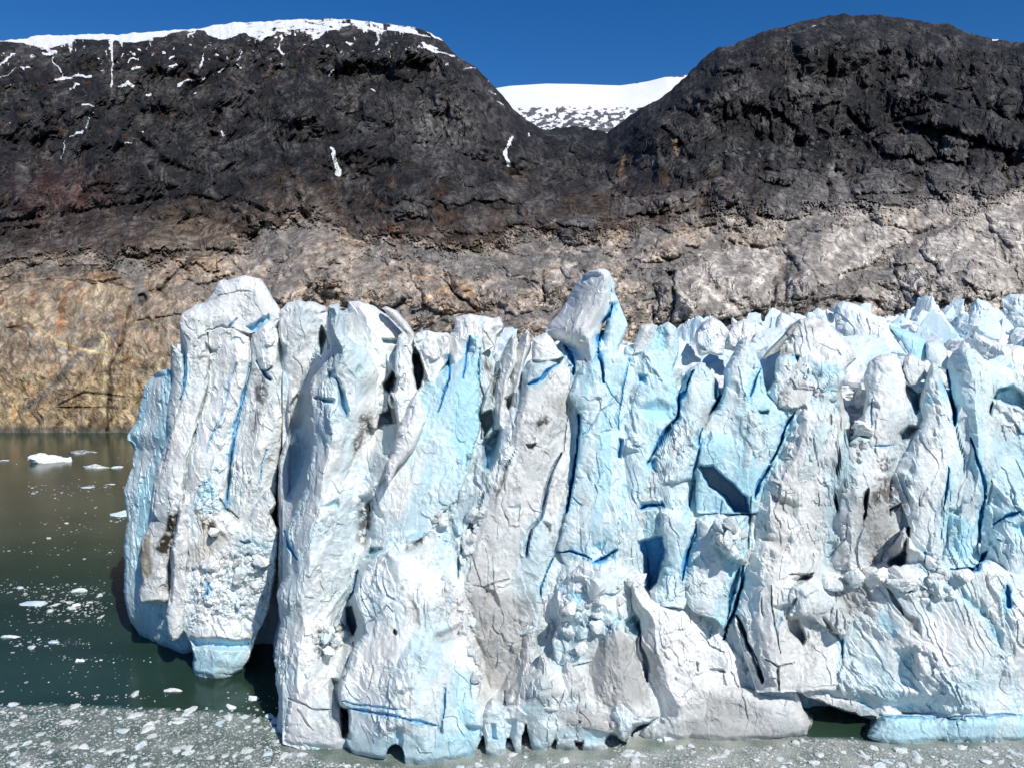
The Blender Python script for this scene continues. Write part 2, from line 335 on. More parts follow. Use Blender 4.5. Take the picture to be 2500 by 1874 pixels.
def serac(label, Ltxt, Rtxt, vb, B=3.0, Tk=10.0, dtop=2.0, tilt=0.0, p=2.5, crest=None, lean=0.18, blue=.3, grey=0., rough=1.0, jag=7, cat='ice tower', name='ice_tower', res=RES, flute=1.0, dbot=0.0, sink=None, soft=None, of=None):
    SCOUNT[0] += 1; seed = SCOUNT[0]
    L, R = P(Ltxt), P(Rtxt); poly = jagged(np.vstack([L, R[::-1]]), jag, seed * 5)
    far = vb >= 5000; Y0 = Yw(vb * 2500 / 2212) if not far else vb - 5000
    u0, u1, v0, v1 = poly[:, 0].min() - res, poly[:, 0].max() + res, poly[:, 1].min() - res, poly[:, 1].max() + res
    us = np.arange(u0, u1 + res, res); vs = np.arange(v0, v1 + res, res); nu, nv = len(us), len(vs)
    U, V = np.meshgrid(us, vs); SD = poly_sd(U, V, poly)
    gy, gx = np.gradient(SD, res); gn = np.hypot(gx, gy) + 1e-6
    keep = SD > -res * .72; out = keep & (SD < 0)
    U = np.where(out, U - SD * gx / gn, U); V = np.where(out, V - SD * gy / gn, V)
    sd = np.maximum(SD, 0); mpx = Y0 / FPX; top = np.clip(gy / gn, 0, 1)
    if soft is None: soft = 1.0 if rough > .6 else 2.2
    bot = np.clip(-gy / gn, 0, 1); w = (4.5 + 16 * top) * (1 + (soft - 1) * (1 - bot)) * (1 - .5 * bot); Sd = (min(B, 4) * .40 + 1.5 * top)
    w = np.minimum(w, max(4, SD.max() * .8)); k = np.clip(1 - sd / w, 0, 1); drop = Sd * (1 - np.sqrt(np.clip(1 - k * k, 0, 1)))
    hfrac = np.clip((v1 - V) / (v1 - v0), 0, 1)
    vF = vb * 2500 / 2212; hg = hfrac if far else np.clip((vF - V) / (vF - 720.0), 0, 1.1)
    # sideways position across the tower
    lx = np.where(keep, U, np.inf).min(1); rx = np.where(keep, U, -np.inf).max(1); ok = np.isfinite(lx) & np.isfinite(rx); lx[~ok] = u0; rx[~ok] = u1
    kk = np.ones(15) / 15; pad = lambda a: np.convolve(np.pad(a, 7, 'edge'), kk, 'valid')
    lx, rx = pad(lx), pad(rx); X = np.clip((U - lx[:, None]) / np.maximum(rx - lx, 8)[:, None] * 2 - 1, -1, 1)
    if sink is None: sink = 2.2 if (v1 - v0) > 330 and not far and v1 < 1560 else 0.0
    wide = min(1.0, (u1 - u0) * mpx / 8.0)
    conv = B * .30 * np.abs(X) ** 2.2 * wide
    if crest is not None: conv = conv + (np.abs(X - crest) - .5) * B * .42
    Y = Y0 + dtop * hg ** 1.3 + dbot * (1 - hfrac) ** 3 + sink * (1 - sstep(0, .3, hfrac)) + tilt * X + conv
    m = keep.ravel(); Uf, Vf = U.ravel()[m], V.ravel()[m]; Yf = Y.ravel()[m]
    W0 = at(Uf, Vf, Yf).astype(f32); h, wq, patch = fracture(W0, lean, rough, flute)
    small = min(1.0, .4 + (u1 - u0) * mpx / 10.0); h = h * small
    ft = feats(Uf, Vf, W0)
    g1, g2, gid, _ = worley(wq * np.array([1 / 3.4, 1 / 3.4, 1 / 34.], f32), 8); gr = (1 - sstep(0, .07, g2 - g1)) * sstep(.2, .4, fbm(W0 / 6.0, 2, 58)) * min(1, rough) * (.35 if lean < -.05 else 1)
    h = h - gr * .55; sel = _rv[gid, 1]; ft['blue'] = ft['blue'] + gr * .7 * (sel > .45); ft['grey'] = ft['grey'] + gr * .6 * (sel <= .3); ft['deep'] = np.maximum(ft['deep'], gr * .3 * (sel > .75))
    pop = ft['pop']; mk = pop > .02
    if mk.any():
        F1, F2, i1, Q1 = worley(W0[mk] / 1.5, 4); G1, G2, i2, Q2 = worley(W0[mk] / .6, 5)
        n1 = _g[i1]; n2 = _g[i2]
        h[mk] = h[mk] * (1 - .45 * pop[mk]) + pop[mk] * ((.55 - F1) * 1.1 + (n1 * Q1).sum(1) * 1.2 + (.5 - G1) * .45 + (n2 * Q2).sum(1) * .45 + (_rv[i1, 4] - .5) * .7)
    band = 0
    if not far:
        zz = W0[:, 2]; band = 1 - sstep(2.0, 4.2, zz + 1.5 * fbm(W0 / 4.0, 3, 44)); h = h * (1 - .55 * band)
        ft['blue'] = ft['blue'] + .3 * band * sstep(-.3, .3, fbm(W0 / 9.0, 2, 45)); ft['grey'] = ft['grey'] + .28 * band; ft['push'] = ft['push'] + .9 * (1 - sstep(0, 1.3, zz + .5 * fbm(W0 / 2.0, 2, 46)))
    edge = sstep(0, 6, sd.ravel()[m]) * .6 + .4
    push = np.minimum(ft['push'], B + Tk * .75)
    Yd = Yf + drop.ravel()[m] - h * edge + push
    Wn = at(Uf, Vf, Yd)
    sh = np.stack([crag(W0 / np.array([1.6, 1.6, 2.4], f32), 3), 0 * h, crag(W0 / np.array([1.6, 1.6, 2.4], f32), 5)], 1) * (.28 * rough * np.clip(sd.ravel()[m] / 10, 0, 1))[:, None]
    Wn = Wn + sh
    if not far: Wn[:, 2] = np.maximum(Wn[:, 2], -.6)
    col = ice_colour(W0, ft, blue, grey, seed)
    idx = -np.ones(nu * nv, int); idx[m] = np.arange(m.sum()); idx = idx.reshape(nv, nu)
    q = np.stack([idx[:-1, :-1], idx[1:, :-1], idx[1:, 1:], idx[:-1, 1:]], -1).reshape(-1, 4); nz = (q >= 0).sum(1)
    quads = q[nz == 4]; t3 = q[nz == 3]; tris = np.array([r_[r_ >= 0] for r_ in t3]).reshape(-1, 3)
    # rim and back
    E = np.concatenate([quads[:, [0, 1]], quads[:, [1, 2]], quads[:, [2, 3]], quads[:, [3, 0]]] + ([tris[:, [0, 1]], tris[:, [1, 2]], tris[:, [2, 0]]] if len(tris) else []))
    key = np.sort(E, 1); kk_ = key[:, 0].astype(np.int64) * (len(Wn) + 1) + key[:, 1]; un, first_, cnt = np.unique(kk_, return_index=True, return_counts=True)
    BE = E[first_[cnt == 1]]; bv = np.unique(BE); cu, cv = Uf.mean(), Vf.mean(); nbase = len(Wn)
    mp_ = np.zeros(nbase, int); mp_[bv] = np.arange(len(bv)); ub, vb_ = Uf[bv], Vf[bv]
    mid = at(cu + (ub - cu) * .99, cv + (vb_ - cv) * .99 + 1.0, Yd[bv] + Tk * .35); mid += np.stack([crag(mid / 2.2, 1), 0 * ub, crag(mid / 2.2, 2)], 1) * .35
    bk = at(cu + (ub - cu) * .86, cv + (vb_ - cv) * .93 + 3, np.full(len(bv), Yf.mean() + Tk)); cen = at(cu, cv, Yf.mean() + Tk * 1.1)[None]
    if not far: mid[:, 2] = np.maximum(mid[:, 2], -.6); bk[:, 2] = np.maximum(bk[:, 2], -.6)
    n = len(bv); a_, b_ = BE[:, 0], BE[:, 1]; ma, mb = mp_[a_] + nbase, mp_[b_] + nbase
    w1 = np.stack([b_, a_, ma, mb], 1); w2 = np.stack([mb, ma, ma + n, mb + n], 1); cap = np.stack([mb + n, ma + n, np.full(len(BE), nbase + 2 * n)], 1)
    Vall = np.vstack([Wn, mid, bk, cen]); call = np.vstack([col, col[bv], col[bv], col[:1]])
    fin = sd.ravel()[m] > 2; zb_add(Uf[fin], Vf[fin], Yd[fin])
    o = mesh_mixed(name, Vall, np.vstack([quads, w1, w2]), np.vstack([tris, cap]).astype(int), call)
    if of is not None:
        o.data.transform(Matrix.Translation(-of.location)); o.parent = of; tag(o, label); return o
    tag(o, label, cat); return o
def mesh_mixed(name, V, quads, tris, col, mat=None):
    me = bpy.data.meshes.new(name); V = np.ascontiguousarray(V, f32)
    me.vertices.add(len(V)); me.vertices.foreach_set('co', V.ravel())
    li = np.concatenate([quads.ravel(), tris.ravel()]).astype(np.int32); me.loops.add(len(li)); me.loops.foreach_set('vertex_index', li)
    nq, nt = len(quads), len(tris); me.polygons.add(nq + nt)
    tot = np.concatenate([np.full(nq, 4), np.full(nt, 3)]).astype(np.int32)
    me.polygons.foreach_set('loop_start', (np.cumsum(tot) - tot).astype(np.int32)); me.polygons.foreach_set('loop_total', tot)
    me.polygons.foreach_set('use_smooth', np.full(nq + nt, False)); me.update(calc_edges=True)
    a = me.attributes.new('Col', 'FLOAT_COLOR', 'POINT'); a.data.foreach_set('color', np.ascontiguousarray(np.hstack([col, np.ones((len(col), 1))]), f32).ravel())
    me.materials.append(mat or M_ICE); me.validate()
    o = bpy.data.objects.new(name, me); COL.objects.link(o); return o
#SERACS
# ---- cracks  (positive last value: blue ice tint, also painting in light coming through the crack, negative: dirt lined)
crack('A 1000,660 940,900 890,1130 860,1350 840,1560 830,1640', 5, 1.6, .7)
crack('A 905,640 850,800 810,960 760,1100 700,1250', 3, .8, .3)
crack('A 720,640 700,850 640,1050 590,1250 560,1450 540,1600', 4, 1.4, 0)
crack('A 560,560 560,760 530,900', 5, 1.5, .6)
crack('A 1110,1230 1080,1330 1060,1480', 3, .8, .3)
crack('A 690,440 800,405 960,450 1000,480', 4, 1.0, -.3)
crack('A 700,240 800,200 900,175 1000,180', 4, .5, -.5)
crack('A 640,1060 560,1300 540,1500', 3, .6, -.3)
crack('B 405,600 400,760 370,850 330,980', 3.5, 1.6, .8)
crack('B 545,470 520,600 500,760', 3.5, 1.2, .8)
crack('B 610,560 600,760 640,880 610,1000 620,1120', 4, 1.5, 0)
crack('B 1430,380 1480,340 1510,260', 4, 2.0, .9)
crack('B 1470,380 1440,440 1410,500 1410,580 1430,660 1450,780', 8, 2.6, 1.0)
crack('B 1180,530 1220,590 1245,660 1240,760', 8, 3.5, 1.0)
crack('B 1285,1000 1285,1100 1270,1210 1260,1340 1230,1480 1200,1650', 4.5, 3.0, 1.0, False)
crack('F 720,0 690,130', 4, 3, 1.0)
crack('B 1170,1260 1110,1360 1080,1450 1030,1640', 5, 2.4, .3)
crack('F 590,0 545,150 480,230 455,400', 4, 2.2, .25)
crack('F 620,380 580,460 545,560 540,610', 4, 1.8, .3)
crack('F 540,620 560,680 555,780', 2.5, .8, 0)
crack('B 1200,920 1190,1060 1185,1250', 3, 1.0, 0)
crack('B 940,800 1030,760 1070,710 1150,650', 6, 2.0, .9)
crack('B 850,1230 800,1330 770,1440 720,1560', 3, 1.0, -.5)
crack('B 1620,620 1560,900 1540,1000 1550,1100', 2.5, .7, .4)
crack('B 2060,700 2000,830 1950,900 1950,1010 1860,1120 1800,1230 1740,1320', 6, 3.0, .9)
crack('B 1300,1140 1340,1120 1420,980 1500,920', 2.0, .5, .2)
crack('B 1460,780 1500,860 1560,930', 2.0, .5, .2)
crack('B 2110,1100 2080,1300 2040,1500 2020,1640', 4, 1.5, .6)
crack('B 1220,1540 1300,1610', 2, .6, .3)
crack('B 0,840 40,960 60,1060 20,1160 0,1240', 8, 5, 0)
crack('C 430,690 400,770 360,880', 5, 1.8, .7)
crack('C 660,990 600,1080 570,1180 520,1290 500,1330', 7, 3.2, .9)
crack('C 190,650 180,800 150,900 110,960', 8, 4, .8)
crack('C 400,1560 430,1450 500,1350', 6, 3, .9)
crack('C 1180,900 1185,1060 1175,1130', 2.5, .8, .2)
crack('C 1190,1210 1330,1200', 3, 1.0, .4)
crack('C 1070,1000 1065,1060', 6, 2, .8)
crack('C 1850,1150 1900,1330 1950,1480 1940,1570', 7, 2.2, .8)
crack('C 1700,1350 1690,1480 1670,1600', 5, 1.6, .7)
crack('C 1690,700 1700,820 1740,960 1750,1070', 9, 5, 1.0)
crack('C 1750,1070 1770,1180 1810,1300 1805,1400', 2.5, .8, .2)
crack('C 900,980 910,1060', 3, .9, -.6)
crack('C 970,1240 960,1330 950,1400', 6, 1.5, -.6)
crack('C 930,1560 950,1640', 5, 2, -.4)
crack('C 1160,1500 1130,1640', 6, 2, -.5)
crack('C 780,1130 800,1240 820,1340', 5, 1.0, 0)
crack('E 480,230 500,330 560,410', 4, 1.5, .8)
crack('E 680,120 640,260 590,400', 2, .5, .1)
crack('E 1040,400 1000,540 970,650', 2.5, 1.0, 0)
crack('E 920,470 890,600 850,660', 5, 2.5, .3)
crack('E 900,900 880,960 830,1120', 4, 1.5, 0)
crack('E 500,1240 640,1300 760,1310', 4, 1.2, 0)
crack('E 560,1310 600,1370 650,1440', 4, .8, -.2)
crack('E 870,1300 1100,1340 1400,1400', 6, 1.2, .5)
crack('E 830,1260 1000,1290 1200,1310', 4, .8, .3)
crack('E 1440,1180 1440,1290 1420,1400', 4, 1.5, .6)
crack('E 1600,180 1560,280 1530,400 1515,530', 5, 2.0, 0)
crack('E 1680,0 1620,160 1600,280', 5, 1.6, 0)
crack('E 1590,360 1620,450 1655,580', 1.6, .6, -.2)
crack('E 1610,560 1680,580 1760,540 1830,520', 1.8, .7, -.2)
crack('E 1930,380 1945,300 1968,230', 3, 1, .2)
crack('E 960,800 1040,740 1090,680 1130,720', 3, .8, 0)
crack('E 1140,830 1145,860', 6, 2, -.6)
crack('E 25,520 10,640', 4, 1.2, .8)
crack('E 200,150 120,100 90,40', 4, 1.5, -.3)
crack('E 205,300 280,300', 6, 2, .2)
crack('F 640,360 720,360 800,380 840,400', 5, 1.8, .9)
crack('F 850,430 930,390 1000,345', 8, 2.4, .9)
crack('F 1140,100 1180,75 1290,85', 5, 1.6, .9)
crack('F 1630,30 1620,140', 2, .7, .3)
crack('F 1470,220 1430,340 1400,460 1390,530', 7, 2.2, .9)
crack('F 1760,440 1740,560 1700,700 1660,800 1640,890', 10, 5, .5)
crack('F 1730,770 1790,900 1850,1020 1880,1140', 7, 3.2, .1)
crack('F 1130,760 1140,900 1170,1010 1180,1150', 9, 3.5, .1)
crack('F 1640,960 1550,920 1500,850', 3, .8, -.2)
crack('F 1560,1070 1650,1080', 5, 1.6, 0)
crack('F 1480,1020 1490,1080', 8, 1.5, 0)
crack('F 1440,560 1400,600 1370,610', 1.5, .5, 0)
crack('F 330,1190 330,1270', 4, 1.2, 0)
crack('F 680,1190 650,1280', 4, 1, 0)
crack('H 330,30 320,200 300,420', 5, 2.0, 0)
crack('H 260,460 220,600 180,760', 9, 4.5, .2)
crack('H 240,740 300,880 380,1080 400,1150', 7, 3, .1)
crack('H 450,560 460,720 490,900 500,970', 2.2, .9, -.3)
crack('H 415,1000 490,1045 590,1030', 2.5, 1.2, -.4)
crack('H 495,1045 497,1190', 3, 1.4, -.2)
crack('H 600,650 560,700 540,760', 5, 1.5, -.2)
crack('H 830,10 850,110', 6, 2.5, -.6)
crack('H 1030,10 1010,170', 6, 2.5, -.7)
crack('H 905,180 890,280 830,360 780,400', 2, .6, .1)
crack('H 1740,20 1710,120 1700,300', 6, 2, .7)
crack('H 1780,200 1850,150 1940,110', 5, 1.8, .8)
crack('H 1150,590 1200,660 1240,740', 5, 2, -.4)
crack('H 1690,470 1720,400 1740,360', 8, 3, .8)
crack('H 1530,465 1680,470', 8, 3, .6)
crack('H 1880,640 1880,690 1870,560', 8, 2, .7)
crack('H 1370,360 1390,480 1400,620', 5, 2, .6)
crack('H 560,500 620,495 700,490', 6, 2, -.3)
crack('H 880,880 870,1000', 5, 1.6, .5)
crack('H 1100,1345 1300,1355 1600,1350 1950,1335', 4, .8, .4)
# ---- areas: outline, feather, push(m), blue, deep, grey, dirt, pop, tan
area('A 1010,390 1110,330 1115,360 1060,430 1010,445 975,410', 4, push=1.6, blue=1, deep=.25)
area('A 850,410 905,355 880,400 860,420', 3, push=1.2, blue=1, deep=.2)
area('A 690,520 740,560 780,560 730,600 700,590', 3, push=1.8, blue=.5)
area('A 1040,640 1060,700 1120,700 1140,680 1090,710 1140,770 1130,780 1080,740', 4, push=2.5, blue=.8, deep=.5)
area('A 1195,500 1225,540 1220,700 1180,650', 5, push=2.2, blue=.5)
area('A 1010,690 1060,700 1110,800 1090,960 1030,900', 8, dirt=.75, grey=.4)
area('A 1060,960 1090,1000 1040,1100 990,1150 1000,1060', 8, grey=.6, dirt=.3)
area('A 560,1440 640,1300 680,1290 660,1450 590,1520', 14, grey=.55)
area('A 1260,600 1450,640 1470,700 1380,1000 1280,1170 1250,1130 1310,850', 8, grey=.45)
area('A 1440,890 1560,900 1560,920 1440,900', 5, push=2.0, blue=.8)
area('A 1580,760 1640,890 1660,960 1650,1020 1600,920', 6, push=2.5, blue=.8, deep=.2)
area('A 1520,700 1560,700 1570,760 1520,760', 6, push=2, blue=.8)
area('A 1480,400 1520,480 1500,560 1470,620 1465,500', 3, push=6)
area('A 1740,980 1830,1000 1830,1120 1770,1200 1690,1280 1680,1200 1730,1100', 10, dirt=.6, grey=.5, pop=.6)
area('A 1880,1000 1970,960 1985,1100 1960,1250 1900,1270 1860,1220 1860,1100', 6, push=14)
area('A 1900,790 1960,720 1990,760 1960,850 1910,830', 6, push=8, dirt=.4)
area('A 1760,1300 1880,1260 1940,1300 1860,1480 1800,1658 1740,1658', 10, pop=1)
area('A 1600,270 1660,260 1650,320 1610,300', 4, dirt=.9)
area('A 1890,490 1990,490 1985,525 1895,520', 3, push=2, blue=.8)
area('A 630,1500 700,1410 820,1580 800,1658 600,1658', 10, pop=.8)
area('A 1920,330 2080,450 2090,480 1990,400', 5, dirt=.75)
area('B 160,600 200,600 230,720 215,800 190,830 170,730', 4, push=12)
area('B 0,920 40,1000 40,1150 0,1290', 5, push=8)
area('B 640,590 700,680 690,720 640,700', 6, dirt=.9, tan=.3)
area('B 700,740 740,700 720,860 690,920', 6, dirt=.8, push=2)
area('B 620,1000 690,980 700,1050 640,1160', 5, push=8)
area('B 640,1200 740,1100 720,1280 680,1370 640,1360', 8, push=5, blue=.9, deep=.2)
area('B 520,1280 620,1180 680,1220 620,1350 540,1450', 8, pop=.9, dirt=.35)
area('B 790,900 850,860 840,940 800,970', 6, push=3, dirt=.5)
area('B 960,630 1060,640 1040,660 960,650', 3, push=2, blue=.9)
area('B 900,640 1100,640 1090,720 930,800 885,740', 12, blue=.7)
area('B 960,1060 1060,1010 1100,1020 1000,1140', 8, dirt=.95, grey=.5)
area('B 1060,880 1200,860 1180,1000 1100,1020', 14, grey=.6)
area('B 920,1200 990,1200 970,1235 940,1230', 3, push=1.6, blue=.5, grey=.5)
area('B 1180,500 1300,590 1280,630 1240,620', 10, blue=1, deep=.35, push=1.5)
area('B 1310,560 1440,540 1440,620 1320,600', 14, blue=.7)
area('B 1270,60 1330,50 1350,160 1240,420 1180,420 1230,230', 10, grey=.25, blue=.2)
area('B 1500,260 1540,250 1540,300 1500,330', 8, push=1.5, blue=1, deep=.4)
area('B 1680,740 1730,740 1720,790 1680,780', 6, push=1.5, blue=1, deep=.4)
area('B 1700,960 1800,920 1900,960 1880,1020 1740,1010', 16, blue=1, push=1.0, deep=.15)
area('B 1550,1160 1580,1170 1560,1290 1545,1290', 4, push=1.4, blue=1, deep=.5)
area('B 1580,1180 1640,1130 1710,1190 1680,1240 1580,1230', 8, pop=.5, push=-1)
area('B 1740,1310 1800,1300 1800,1380 1740,1330', 5, push=1.2, blue=1, deep=.4)
area('B 1790,430 1870,430 1870,560 1800,570', 10, blue=.8, push=.7)
area('B 1960,780 2000,720 2040,760 1960,860', 6, push=2, blue=1)
area('B 1700,1600 1780,1590 1850,1600 1700,1640', 6, push=2, blue=1, deep=.5)
area('C 20,1350 120,1350 340,1560 350,1658 260,1658 180,1540 100,1480', 6, push=9, blue=1, deep=.9)
area('C 640,600 690,600 680,640 640,640', 4, push=2.5, blue=1, deep=.3)
area('C 770,660 900,660 960,700 880,800 780,740', 16, blue=.8)
area('C 420,970 490,970 480,990 430,990', 4, push=1.8, blue=.9)
area('C 850,820 920,820 910,870', 10, blue=.8, push=.6)
area('C 1070,1050 1130,1050 1170,1130 1150,1180 1080,1160', 8, pop=1, dirt=.2)
area('C 1030,1190 1110,1180 1090,1300 1030,1330', 8, pop=1, dirt=.3)
area('C 1370,1130 1440,1080 1500,1080 1440,1150 1380,1180', 5, push=2.5, pop=.8, dirt=.5)
area('C 1230,1310 1330,1280 1360,1300 1300,1400 1240,1380', 8, pop=1, dirt=.6)
area('C 1190,1430 1300,1410 1370,1500 1350,1620 1180,1600', 10, dirt=.75, grey=.6)
area('C 1150,1550 1400,1500 1420,1658 1100,1658', 16, grey=.6, dirt=.35)
area('C 1440,830 1500,830 1500,960 1480,990', 6, push=4, blue=.6)
area('C 1640,870 1560,860 1540,960', 6, blue=.7)
area('C 2040,830 2140,810 2211,880 2211,960 2100,930 2000,890', 6, push=3, blue=.9)
area('C 1300,400 1530,470 1540,600 1440,600', 10, blue=.9, deep=.12)
area('C 550,560 680,570 690,590 600,600', 6, dirt=.5, tan=.5)
area('C 700,390 860,370 860,420 720,440', 10, grey=.5, dirt=.3)
area('C 950,770 1040,780 1010,900 960,1100 950,900', 10, grey=.4, dirt=.25)
area('C 510,1600 600,1650 570,1640', 6, grey=.5)
area('C 20,960 90,940 90,1100 10,1150', 12, grey=.5, dirt=.3)
area('C 120,760 150,770 140,900 110,890', 6, push=4)
area('D 640,640 700,560 700,760 655,780', 5, dirt=.3, tan=.8)
area('D 740,600 790,480 830,470 800,620 780,680 720,650', 5, dirt=1, grey=.6)
area('D 780,800 790,640 800,700 790,900', 5, push=3)
area('D 930,520 1000,510 1010,600 960,590', 8, dirt=.95)
area('D 900,460 1000,520 1060,600 920,740 880,700 920,600', 14, tan=.45)
area('D 870,720 1240,600 1250,860 1180,960 880,1000', 20, pop=.75)
area('D 880,1060 1160,1070 1150,1110 900,1100', 8, push=2.0, blue=.9, deep=.1)
area('D 900,1100 1150,1110 1130,1240 880,1240', 8, blue=.7)
area('D 920,330 970,320 1040,440 960,480 900,440', 8, blue=.4, pop=.7)
area('E 930,30 1010,40 1000,200 960,330 920,300', 7, push=1.2, dirt=.85, pop=.8)
area('E 1000,330 1060,340 1000,400 960,400', 5, push=3, blue=.5)
area('E 1200,330 1340,240 1300,320 1210,360', 6, dirt=.75, tan=.5, pop=.4)
area('E 1060,270 1250,240 1200,330 1080,360', 10, push=-.6)
area('E 650,820 880,760 880,860 780,960 690,1010', 12, pop=1, dirt=.25, tan=.2)
area('E 845,700 880,690 905,800 890,860 860,800', 4, push=9)
area('E 700,90 800,50 800,100 720,90', 6, blue=.8, push=1)
area('E 760,1120 810,1130 805,1250 860,1330 860,1480 820,1470 790,1380 760,1360', 5, push=3.0)
area('E 815,1300 860,1300 860,1440 830,1470', 4, push=9)
area('E 1094,1640 1096,1585 1106,1550 1126,1528 1146,1521 1168,1528 1187,1550 1196,1585 1198,1640', 1.5, push=16)
area('E 1150,1410 1190,1430 1180,1560 1145,1540', 5, push=1.2, blue=.8)
area('E 1570,1400 1660,1410 1650,1500 1600,1490', 4, push=1.6, blue=.8)

area('E 1400,1420 1425,1400 1430,1450 1410,1450', 3, push=1.4, blue=.8)
area('E 1030,1190 1260,1140 1260,1180 1060,1220', 8, pop=.8, push=-.3)
area('E 1380,560 1560,640 1540,760 1380,800', 14, grey=.3, pop=.3)
area('E 1380,870 1540,790 1530,870 1420,900', 8, push=1.2, grey=.6)
area('E 1560,640 1968,620 1968,1000 1800,1250 1700,1150 1650,950', 30, grey=.75)
area('E 1300,440 1560,480 1600,700 1680,1100 1620,1150 1560,800 1450,600', 16, pop=.7)
area('E 1360,360 1600,60 1700,60 1590,330 1510,540 1370,500', 18, pop=.75, blue=.35)
area('E 1180,570 1195,560 1190,620', 4, tan=.8, dirt=.5)
area('E 1240,650 1280,700 1290,800 1260,780', 5, grey=.6, push=.6)
area('E 840,1480 1600,1420 1650,1640 900,1640', 20, blue=.55)
area('F 0,1050 130,1060 140,1400 0,1400', 20, blue=.7)
area('F 80,620 560,760 640,900 500,1000 200,1240 100,900', 40, grey=.55)
area('F 640,640 800,660 780,760 680,760', 10, pop=1, push=-.8)
area('F 640,820 760,850 740,980 650,960', 10, grey=.4, blue=.3)
area('F 650,960 800,930 780,1010 680,1010', 8, pop=1)
area('F 1140,290 1270,265 1290,350 1240,540 1190,580 1160,420', 5, push=4.5, blue=1, deep=.75)
area('F 700,430 830,430 800,520 720,500', 8, pop=.4, push=-.6)
area('F 640,560 780,600 760,680 700,640', 10, blue=.8, deep=.1)
area('F 1590,180 1750,200 1770,430 1700,400 1580,300', 8, pop=.9, push=-2.2)
area('F 1580,300 1750,440 1700,560 1640,420', 8, blue=.9, push=1.0)
area('F 820,760 1060,740 1000,860 880,850', 8, blue=.5, pop=.4)
area('F 1050,770 1110,740 1130,800 1120,860 1060,840', 5, push=2, blue=.6)
area('F 800,880 1100,860 1200,1250 980,1290 780,1200', 25, grey=.6)
area('F 360,1170 540,1040 650,1200 600,1280 380,1260', 14, grey=.5)
area('F 640,1280 900,1290 1000,1400 800,1420 660,1380', 14, grey=.7)
area('F 1200,600 1700,800 1700,960 1300,900', 30, pop=.35)
area('F 1430,1150 1800,1250 1968,1500 1430,1510', 30, grey=.6)
area('F 1180,880 1270,940 1290,1100 1200,1140', 14, grey=.5)
area('F 336,1625 340,1480 358,1480 382,1550 380,1625', 2, push=16)
area('F 428,1625 430,1470 452,1395 474,1490 484,1560 474,1625', 2, push=16)
area('F 138,1625 165,1530 192,1465 202,1540 197,1625', 2, push=16)
area('F 572,1610 600,1530 634,1480 626,1560 610,1610', 2, push=10)
area('F 745,1500 795,1500 785,1560 755,1550', 4, push=3.5, grey=.5)
area('F 930,1500 970,1450 1050,1500 1100,1400 1190,1390 1100,1450 1040,1540 960,1545', 5, push=3.5, grey=.4)
area('F 240,1400 265,1400 265,1480 235,1480', 4, push=1, blue=.8)
area('F 330,1370 390,1370 370,1500 330,1450', 5, push=1, blue=.4)
area('F 770,1375 782,1380 775,1390', 2, push=2, dirt=.8)
area('F 820,1420 940,1440 920,1590 780,1580', 10, blue=.7)
area('F 200,580 270,600 290,690 240,650', 6, grey=.8, push=.9)
area('F 560,180 600,200 600,240 575,230', 4, push=1, grey=.5)
area('H 1160,430 1240,350 1250,230 1285,220 1260,340 1240,480 1220,490', 5, push=5, grey=.5)
area('H 900,0 1200,0 1240,400 1100,480 1040,300', 30, grey=.65, dirt=.1)
area('H 1090,100 1140,120 1110,150', 6, dirt=.9)
area('H 1030,330 1090,400 1080,480 1050,420', 8, dirt=.5, tan=.6)
area('H 1060,0 1220,0 1180,40', 10, dirt=.8)
area('H 760,180 880,180 850,300 770,380', 10, pop=.9)
area('H 450,20 620,80 570,160 480,120', 10, grey=.5, push=1)
area('H 400,280 560,290 560,380 460,330', 10, grey=.5, push=.8)
area('H 850,560 1060,520 1080,700 900,760 830,640', 18, grey=.6, dirt=.2)
area('H 550,750 620,760 650,880 630,920 560,840', 6, push=4)
area('H 580,530 640,495 690,510 600,550', 5, push=4)
area('H 470,690 560,680 530,740', 5, push=1.6)
area('H 770,770 850,850 870,900 800,830', 6, push=2, grey=.3)
area('H 1240,720 1330,770 1340,850 1290,830', 8, grey=.6, dirt=.4, push=.5)
area('H 1100,700 1230,820 1180,880 1100,800', 10, blue=.8)
area('H 1200,960 1300,950 1330,1180 1220,1170', 12, blue=.9, push=1.2)
area('H 1400,360 1520,420 1540,640 1430,640', 10, pop=.9)
area('H 1180,480 1400,600 1420,700 1200,600', 10, pop=.6)
area('H 750,460 1160,460 1160,560 760,550', 10, pop=.4)
area('H 1590,580 1740,740 1700,760 1600,640', 10, blue=.9, push=1)
area('H 1700,640 1830,860 1820,930 1760,860', 10, blue=.8, push=.8)
area('H 1900,200 1968,180 1968,280', 8, blue=1, deep=.2, push=1)
area('H 950,1180 1100,1340 1000,1330', 8, blue=.9)
area('H 1450,60 1660,200 1640,440 1520,380', 20, blue=.6)
area('H 1030,1340 2100,1340 2100,1520 1040,1520', 16, blue=.45)
area('H 1000,1000 1968,1060 1968,1340 1100,1340', 50, blue=.35)

area('H 600,1205 700,1238 850,1298 1000,1352 1080,1362 1030,1420 1005,1500 690,1500 700,1400 640,1300', 3, push=14)
